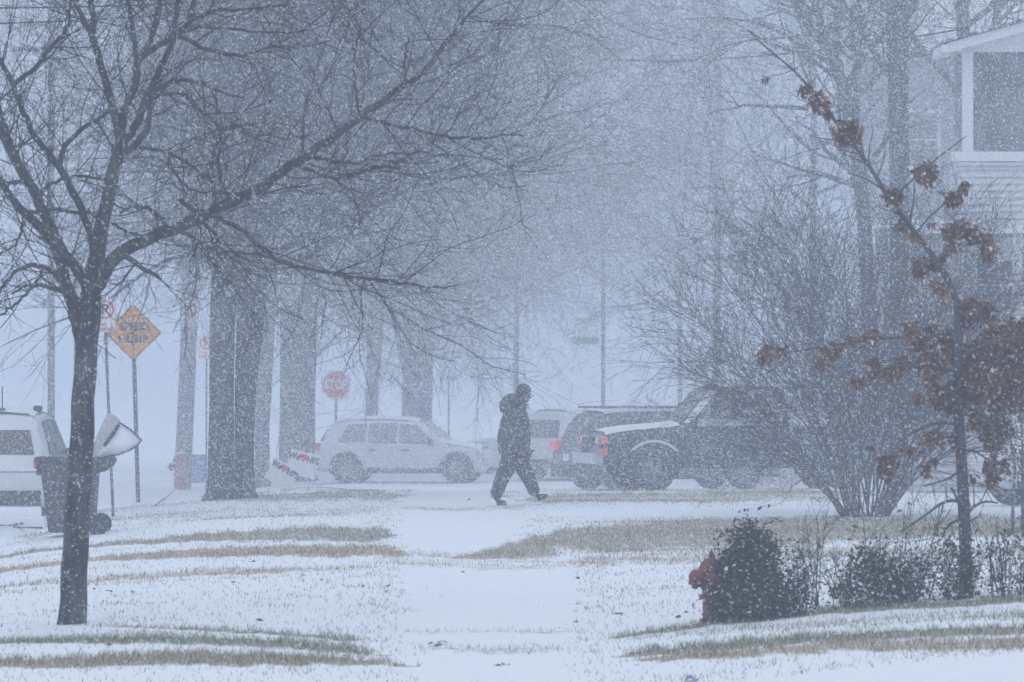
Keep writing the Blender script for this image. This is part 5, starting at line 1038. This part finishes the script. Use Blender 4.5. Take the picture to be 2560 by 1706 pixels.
def plain_house(label, u0, u1, vt, d, wallc, roof_h, depth=8, roof='x', wins=(), name='house', over=.35):
    s = d/F; x0, x1 = (u0-1280)*s, (u1-1280)*s; g = G((x0+x1)/2, d); zt = HC-(vt-V0)*s; b0 = Vector(((x0+x1)/2, d, g)); root = thing(name, label, 'house', b0)
    m = mat('wall_'+label[:14].replace(' ', '_'), wallc, .8, var=.06, scale=1.5)
    mb = MB(); siding(mb, x0, x1, g-.3, zt, d, .16); mb.box(((x0+x1)/2, d+depth/2, (g-.3+zt)/2), (x1-x0, depth, zt-g+.3)); mb.build('wall', m, root)
    mb = MB(); xm = (x0+x1)/2; ym = d+depth/2
    if roof == 'x':      # ridge runs across the view: the near slope faces us
        V = [(x0-over, d-over, zt-.1), (x1+over, d-over, zt-.1), (x1+over, ym, zt+roof_h), (x0-over, ym, zt+roof_h), (x0-over, d+depth+over, zt-.1), (x1+over, d+depth+over, zt-.1)]; t = .14
        V += [(a, b_, c-t) for a, b_, c in V]; mb.add(V, [(0, 1, 2, 3), (3, 2, 5, 4), (6, 9, 8, 7), (9, 10, 11, 8), (0, 6, 7, 1), (4, 5, 11, 10), (0, 3, 9, 6), (3, 4, 10, 9), (1, 7, 8, 2), (2, 8, 11, 5)])
        g2 = MB(); g2.add([(x0, d, zt), (x0, d+depth, zt), (x0, ym, zt+roof_h-.15), (x1, d, zt), (x1, d+depth, zt), (x1, ym, zt+roof_h-.15)], [(0, 1, 2), (3, 5, 4), (0, 2, 5, 3), (1, 4, 5, 2), (0, 3, 4, 1)]); g2.build('gable', m, root)
    else:
        V = [(x0-over, d-over, zt-.1), (xm, d-over, zt+roof_h), (x1+over, d-over, zt-.1), (x0-over, d+depth, zt-.1), (xm, d+depth, zt+roof_h), (x1+over, d+depth, zt-.1)]; t = .16
        V += [(a, b_, c-t) for a, b_, c in V]; mb.add(V, [(0, 1, 4, 3), (1, 2, 5, 4), (6, 9, 10, 7), (7, 10, 11, 8), (0, 6, 7, 1), (1, 7, 8, 2), (0, 3, 9, 6), (2, 8, 11, 5), (3, 4, 10, 9), (4, 5, 11, 10)])
        g2 = MB(); g2.add([(x0, d, zt), (x1, d, zt), (xm, d, zt+roof_h-.2), (x0, d+depth, zt), (x1, d+depth, zt), (xm, d+depth, zt+roof_h-.2)], [(0, 1, 2), (5, 4, 3), (0, 3, 4, 1), (1, 4, 5, 2), (2, 5, 3, 0)]); g2.build('gable', m, root)
    mb.build('roof', SNOW, root)
    for (wu, wv_, ww, wh) in wins:
        X_, Z_ = (wu-1280)*s, HC-(wv_-V0)*s; mb = MB()
        for a in (-1, 1): mb.box((X_+a*(ww/2+.05), d-.03, Z_), (.1, .08, wh+.2)); mb.box((X_, d-.03, Z_+a*(wh/2+.05)), (ww-.004, .08, .1))
        mb.box((X_, d-.035, Z_), (ww, .05, .05)); f = mb.build('window', TRIM, root); mb = MB(); mb.box((X_, d-.02, Z_), (ww, .05, wh)); mb.build('pane', MATS['window_dark'], f)
plain_house('grey blue house in the haze between the tall trunk and the white house', 2190, 2700, 120, 150, (.30, .31, .34), 1.6, roof='x', wins=((2300, 350, .9, 1.4), (2230, 640, .9, 1.4), (2330, 640, .9, 1.4)))
0 and plain_house('pale far house with a snowy roof behind the middle haze', 1545, 1880, 800, 235, (.42, .43, .45), 3.0)
0 and plain_house('long low house across the street at the far left', -360, 250, 900, 225, (.42, .43, .46), 2.6)

# ------------------------------------------------------------------ the walking person
def skin(name, nodes, edges, m, parent, sub=2, root=0):
    me = bpy.data.meshes.new(name); me.from_pydata([n_[:3] for n_ in nodes], edges, []); me.update(); o = link(name, me, parent, m)
    md = o.modifiers.new('skin', 'SKIN'); md.use_smooth_shade = True
    for i_, n_ in enumerate(nodes): me.skin_vertices[0].data[i_].radius = (n_[3], n_[4] if len(n_) > 4 else n_[3])
    me.skin_vertices[0].data[root].use_root = True
    sb = o.modifiers.new('sub', 'SUBSURF'); sb.levels = sub; sb.render_levels = sub; return o
def person():
    b0 = base(1292, 1264); root = thing('person', 'person in a dark hooded parka and peaked cap striding right across the walk', 'person', b0)
    PK = mat('parka_black', (.028, .029, .034), .85, snow=.36, scale=30, bump=.8); TR = mat('trousers_dark', (.032, .035, .045), .85, snow=.26, scale=20); SK = mat('skin_tone', (.17, .10, .085), .6); BT = mat('boot_black', (.02, .02, .022), .7, snow=.15, scale=20)
    # body: pelvis root, spine, head, arms, legs in one surface
    N = [(-.03, 0, .86, .12, .13), (-.03, 0, 1.1, .12, .13), (-.02, 0, 1.32, .12, .15), (.02, 0, 1.43, .055), (.07, 0, 1.50, .055), (.095, 0, 1.59, .085, .075),
         (-.03, -.19, 1.34, .055), (-.05, -.25, 1.08, .045), (.08, -.24, .86, .032), (.13, -.235, .79, .03),
         (-.01, .19, 1.34, .055), (-.06, .25, 1.08, .045), (-.03, .25, .84, .032), (-.01, .25, .77, .03),
         (-.05, -.10, .80, .09), (-.205, -.11, .42, .055), (-.30, -.11, .13, .035), (-.02, .10, .80, .09), (.16, .10, .42, .055), (.262, .10, .18, .035)]
    E = [(0, 1), (1, 2), (2, 3), (3, 4), (4, 5), (2, 6), (6, 7), (7, 8), (8, 9), (2, 10), (10, 11), (11, 12), (12, 13), (0, 14), (14, 15), (15, 16), (0, 17), (17, 18), (18, 19)]
    skin('body', N, E, SK, root)
    # hands: palm, four fingers, thumb, slightly curled
    for sd, p in ((-1, Vector((.14, -.235, .775))), (1, Vector((0, .25, .755)))):
        N = [(p.x, p.y, p.z, .026, .016), (p.x+.01, p.y, p.z-.045, .036, .015)]; E = [(0, 1)]
        for k in range(4):
            fx = p.x+.035-.023*k; l = (.034, .038, .036, .028)[k]; a = len(N)
            N += [(fx, p.y, p.z-.075, .0095), (fx+.006, p.y-sd*.006, p.z-.075-l, .009), (fx-.002, p.y-sd*.020, p.z-.075-l*1.75, .0075)]; E += [(1, a), (a, a+1), (a+1, a+2)]
        a = len(N); N += [(p.x+.038, p.y-sd*.004, p.z-.03, .011), (p.x+.058, p.y-sd*.012, p.z-.06, .0095), (p.x+.060, p.y-sd*.02, p.z-.085, .0085)]; E += [(0, a), (a, a+1), (a+1, a+2)]
        skin('hand', N, E, mat('glove_black', (.025, .025, .028), .8), root, 1)
    # face
    fc = Vector((.105, 0, 1.575)); mb = MB()
    mb.lathe([(.02, -.105), (.05, -.095), (.072, -.06), (.083, 0), (.085, .05), (.07, .09), (.03, .11)], 20, Matrix.Translation(fc) @ Matrix.Rotation(R(14), 4, 'Y') @ Matrix.Diagonal((1.08, .86, 1, 1))); hd = mb.build('head', SK, root, True, local=True)
    mb = MB(); mb.add([(.185, -.012, 1.585), (.185, .012, 1.585), (.212, -.016, 1.545), (.212, .016, 1.545), (.18, -.016, 1.535), (.18, .016, 1.535), (.19, 0, 1.60)], [(0, 2, 3, 1), (2, 4, 5, 3), (0, 6, 1), (0, 4, 2), (1, 3, 5)]); mb.build('nose', SK, hd, True, local=True)
    mb = MB()
    for sy in (-1, 1): mb.lathe([(.001, -.008), (.010, -.004), (.010, .004), (.001, .008)], 8, Matrix.Translation((.176, sy*.03, 1.592)))
    mb.build('eyes', BLK, hd, True, local=True)
    mb = MB(); mb.box((.178, 0, 1.512), (.012, .045, .008)); mb.build('mouth', mat('lip', (.12, .05, .05), .6), hd, local=True)
    mb = MB()
    for sy in (-1, 1): mb.lathe([(.005, -.03), (.014, -.02), (.018, .01), (.008, .03)], 8, Matrix.Translation((.095, sy*.075, 1.575)) @ Matrix.Diagonal((1, .5, 1, 1)))
    mb.build('ears', SK, hd, True, local=True)
    mb = MB(); mb.lathe([(.06, -.05), (.085, -.02), (.09, .04)], 16, Matrix.Translation((.07, 0, 1.575)) @ Matrix.Diagonal((.9, .9, 1, 1))); mb.build('hair', mat('hair_dark', (.02, .017, .016), .8), hd, True, local=True)
    # jacket
    N = [(-.035, 0, .70, .19, .20), (-.035, 0, .80, .20, .21), (-.045, 0, .93, .22, .225), (-.035, 0, 1.10, .20, .22), (-.02, 0, 1.27, .175, .215), (.0, 0, 1.38, .135, .15), (.03, 0, 1.46, .10, .10),
         (-.03, -.225, 1.33, .085), (-.045, -.275, 1.10, .08), (.07, -.265, .90, .065), (.115, -.25, .82, .06),
         (-.01, .225, 1.33, .085), (-.055, .275, 1.10, .08), (-.035, .27, .90, .065), (-.015, .26, .82, .06)]
    N = [(*q[:3], q[3]*1.24, (q[4] if len(q) > 4 else q[3])*1.14) for q in N]
    E = [(0, 1), (1, 2), (2, 3), (3, 4), (4, 5), (5, 6), (4, 7), (7, 8), (8, 9), (9, 10), (4, 11), (11, 12), (12, 13), (13, 14)]
    jk = skin('jacket', N, E, PK, root)
    N = [(-.10, 0, 1.32, .12, .14), (-.135, 0, 1.42, .12, .15), (-.11, 0, 1.50, .10, .14), (-.03, 0, 1.53, .08, .12), (.06, 0, 1.44, .085, .09)]
    skin('hood', N, [(0, 1), (1, 2), (2, 3), (3, 4)], PK, jk, root=0)
    # fur trim round the collar
    rng = nrng(80); t = rng.uniform(1.1, 5.2, 900); P0 = np.stack([.05+.11*np.cos(t), .13*np.sin(t), 1.43+.05*np.cos(t*1.0)-.035*np.cos(t)], 1)+rng.normal(0, .018, (900, 3)); dv = rng.normal(size=(900, 3))*.03; dv[:, 0] += .012
    C = np.stack([P0, P0+dv*.6, P0+dv*1.1], 1); V, Fc = tubes([(C, np.full((900, 3), .003), 3)]); link('fur_trim', np_mesh('fur_trim', V, Fc), jk, mat('fur', (.05, .045, .045), .9))
    # trousers
    N = [(-.03, 0, .86, .19, .19), (-.075, -.095, .68, .15), (-.20, -.11, .42, .118), (-.275, -.11, .22, .098), (-.325, -.11, .08, .10), (.02, .095, .68, .15), (.155, .10, .42, .112), (.225, .10, .26, .094), (.275, .10, .13, .095)]
    skin('trousers', N, [(0, 1), (1, 2), (2, 3), (3, 4), (0, 5), (5, 6), (6, 7), (7, 8)], TR, root)
    for (ax, ay, az, rot) in ((-.325, -.11, .0, 0), (.275, .10, .055, R(-16))):
        M = Matrix.Translation((ax, ay, az)) @ Matrix.Rotation(rot, 4, 'Y'); q = [M @ Vector(c) for c in ((-.03, 0, .045), (.05, 0, .045), (.13, 0, .038), (.19, 0, .03), (0, 0, .11))]
        N = [(*q[0], .066, .058), (*q[1], .064, .052), (*q[2], .06, .042), (*q[3], .044, .028), (*q[4], .07, .07)]
        skin('boot', N, [(0, 1), (1, 2), (2, 3), (0, 4)], BT, root, 1)
    cm = mat('cap_black', (.025, .025, .028), .8, snow=.2, scale=25); M = Matrix.Translation((.09, 0, 1.625)) @ Matrix.Rotation(R(10), 4, 'Y')
    mb = MB(); mb.lathe([(.098, -.02), (.101, .02), (.098, .06), (.08, .095), (.045, .118), (.001, .125)], 20, M @ Matrix.Diagonal((1.08, .92, 1, 1))); cp = mb.build('cap', cm, root, True, local=True)
    P = [(.085+.085*math.cos(R(a)), .085*math.sin(R(a))) for a in range(-90, 91, 15)]; mb = MB(); V = [(x, y, -.005-.25*max(0, x-.1)) for x, y in P]+[(x, y, -.014-.25*max(0, x-.1)) for x, y in P]; k = len(P)
    mb.add(V, [tuple(range(k)), tuple(range(2*k-1, k-1, -1))]+[(i_, i_+k, (i_+1) % k+k, (i_+1) % k) for i_ in range(k)], M); mb.build('brim', cm, cp, local=True)
person()
# blue scrap at the bottom edge
def scrap():
    p = base(1729, 1704); s = p.y/F; mb = MB(); rng = nrng(90)
    prof = [(-17, 3), (-13, 9), (-8, 14), (-2, 15), (4, 11), (10, 5), (18, 1), (24, 0)]
    V = []; 
    for x, z_ in prof:
        for y in (-.08, -.02, .05): V.append((p.x+x*s, p.y+y, p.z+z_*s*(1-2*abs(y))+rng.normal(0, .003)))
    V2 = [(a, b_, c-.012) for a, b_, c in V]; n = len(V); Fc = []
    for i_ in range(len(prof)-1):
        for j in range(2): q = i_*3+j; Fc.append((q, q+3, q+4, q+1)); Fc.append((q+n, q+1+n, q+4+n, q+3+n))
    mb.add(V+V2, Fc); tag(mb.build('plastic_scrap', mat('scrap_blue', (.01, .09, .55), .5), None, True), 'crumpled bright blue plastic scrap half buried in snow at the bottom edge', 'litter')
scrap()

# ------------------------------------------------------------------ falling snow
def flakes():
    rng = nrng(100); PP = []
    for N, y0, y1, ex, smin, smax in ((330000, 26, 80, 3.0, .0017, .0060), (900000, 80, 152, 2.4, .0040, .0105)):
        y = (y0**ex+rng.random(N)*(y1**ex-y0**ex))**(1/ex); hw = y*.105+1.5; x = rng.uniform(-1, 1, N)*hw
        zt = HC+y*.068+.6; g = gz(x, y)+.02; zb = np.maximum(g, HC-y*.062-.5); z_ = zb+(zt-zb)*rng.random(N)
        s = smin+(smax-smin)*rng.random(N)**1.6; L = s*rng.uniform(1.1, 2.2, N)
        d = np.stack([rng.normal(.65, .3, N), rng.normal(0, .3, N), rng.normal(-.55, .3, N)], 1); d /= np.linalg.norm(d, axis=1, keepdims=True)
        a = np.cross(d, [0, 1., 0]); a /= np.linalg.norm(a, axis=1, keepdims=True); b_ = np.cross(d, a); C = np.stack([x, y, z_], 1)
        PP.append(np.stack([C+d*L[:, None], C-d*L[:, None]*.8+a*s[:, None]*.75, C-d*L[:, None]*.8-a*s[:, None]*.4+b_*s[:, None]*.65, C-d*L[:, None]*.8-a*s[:, None]*.4-b_*s[:, None]*.65], 1).astype(np.float32))
    P = np.concatenate(PP); N = len(P)
    i_ = np.arange(N)[:, None]*4; Fc = np.stack([i_+np.array([[0, 1, 2]]), i_+np.array([[0, 2, 3]]), i_+np.array([[0, 3, 1]]), i_+np.array([[1, 3, 2]])], 1).reshape(-1, 3)
    tag(link('falling_snow', np_mesh('falling_snow', P.reshape(-1, 3), Fc), None, mat('snow_flake', (.95, .95, .95), 1., spec=.1)), 'wind-blown snowflakes filling the air', 'snow', kind='stuff')
flakes()

# ------------------------------------------------------------------ haze
mb = MB(); mb.box((0, 440, 12.5), (1060, 970, 31)); me = mb.build('haze', None)
hm = bpy.data.materials.new('haze'); hm.use_nodes = True; n = hm.node_tree; n.nodes.remove(n.nodes['Principled BSDF'])
pv = n.nodes.new('ShaderNodeVolumePrincipled'); pv.inputs['Color'].default_value = (.71, .785, .91, 1); pv.inputs['Density'].default_value = HAZE_DENSITY; pv.inputs['Anisotropy'].default_value = .0
n.links.new(pv.outputs[0], n.nodes['Material Output'].inputs['Volume']); me.data.materials.append(hm); tag(me, 'pale blowing snow haze filling the air', 'haze', kind='stuff')
print('objects', len(bpy.data.objects))
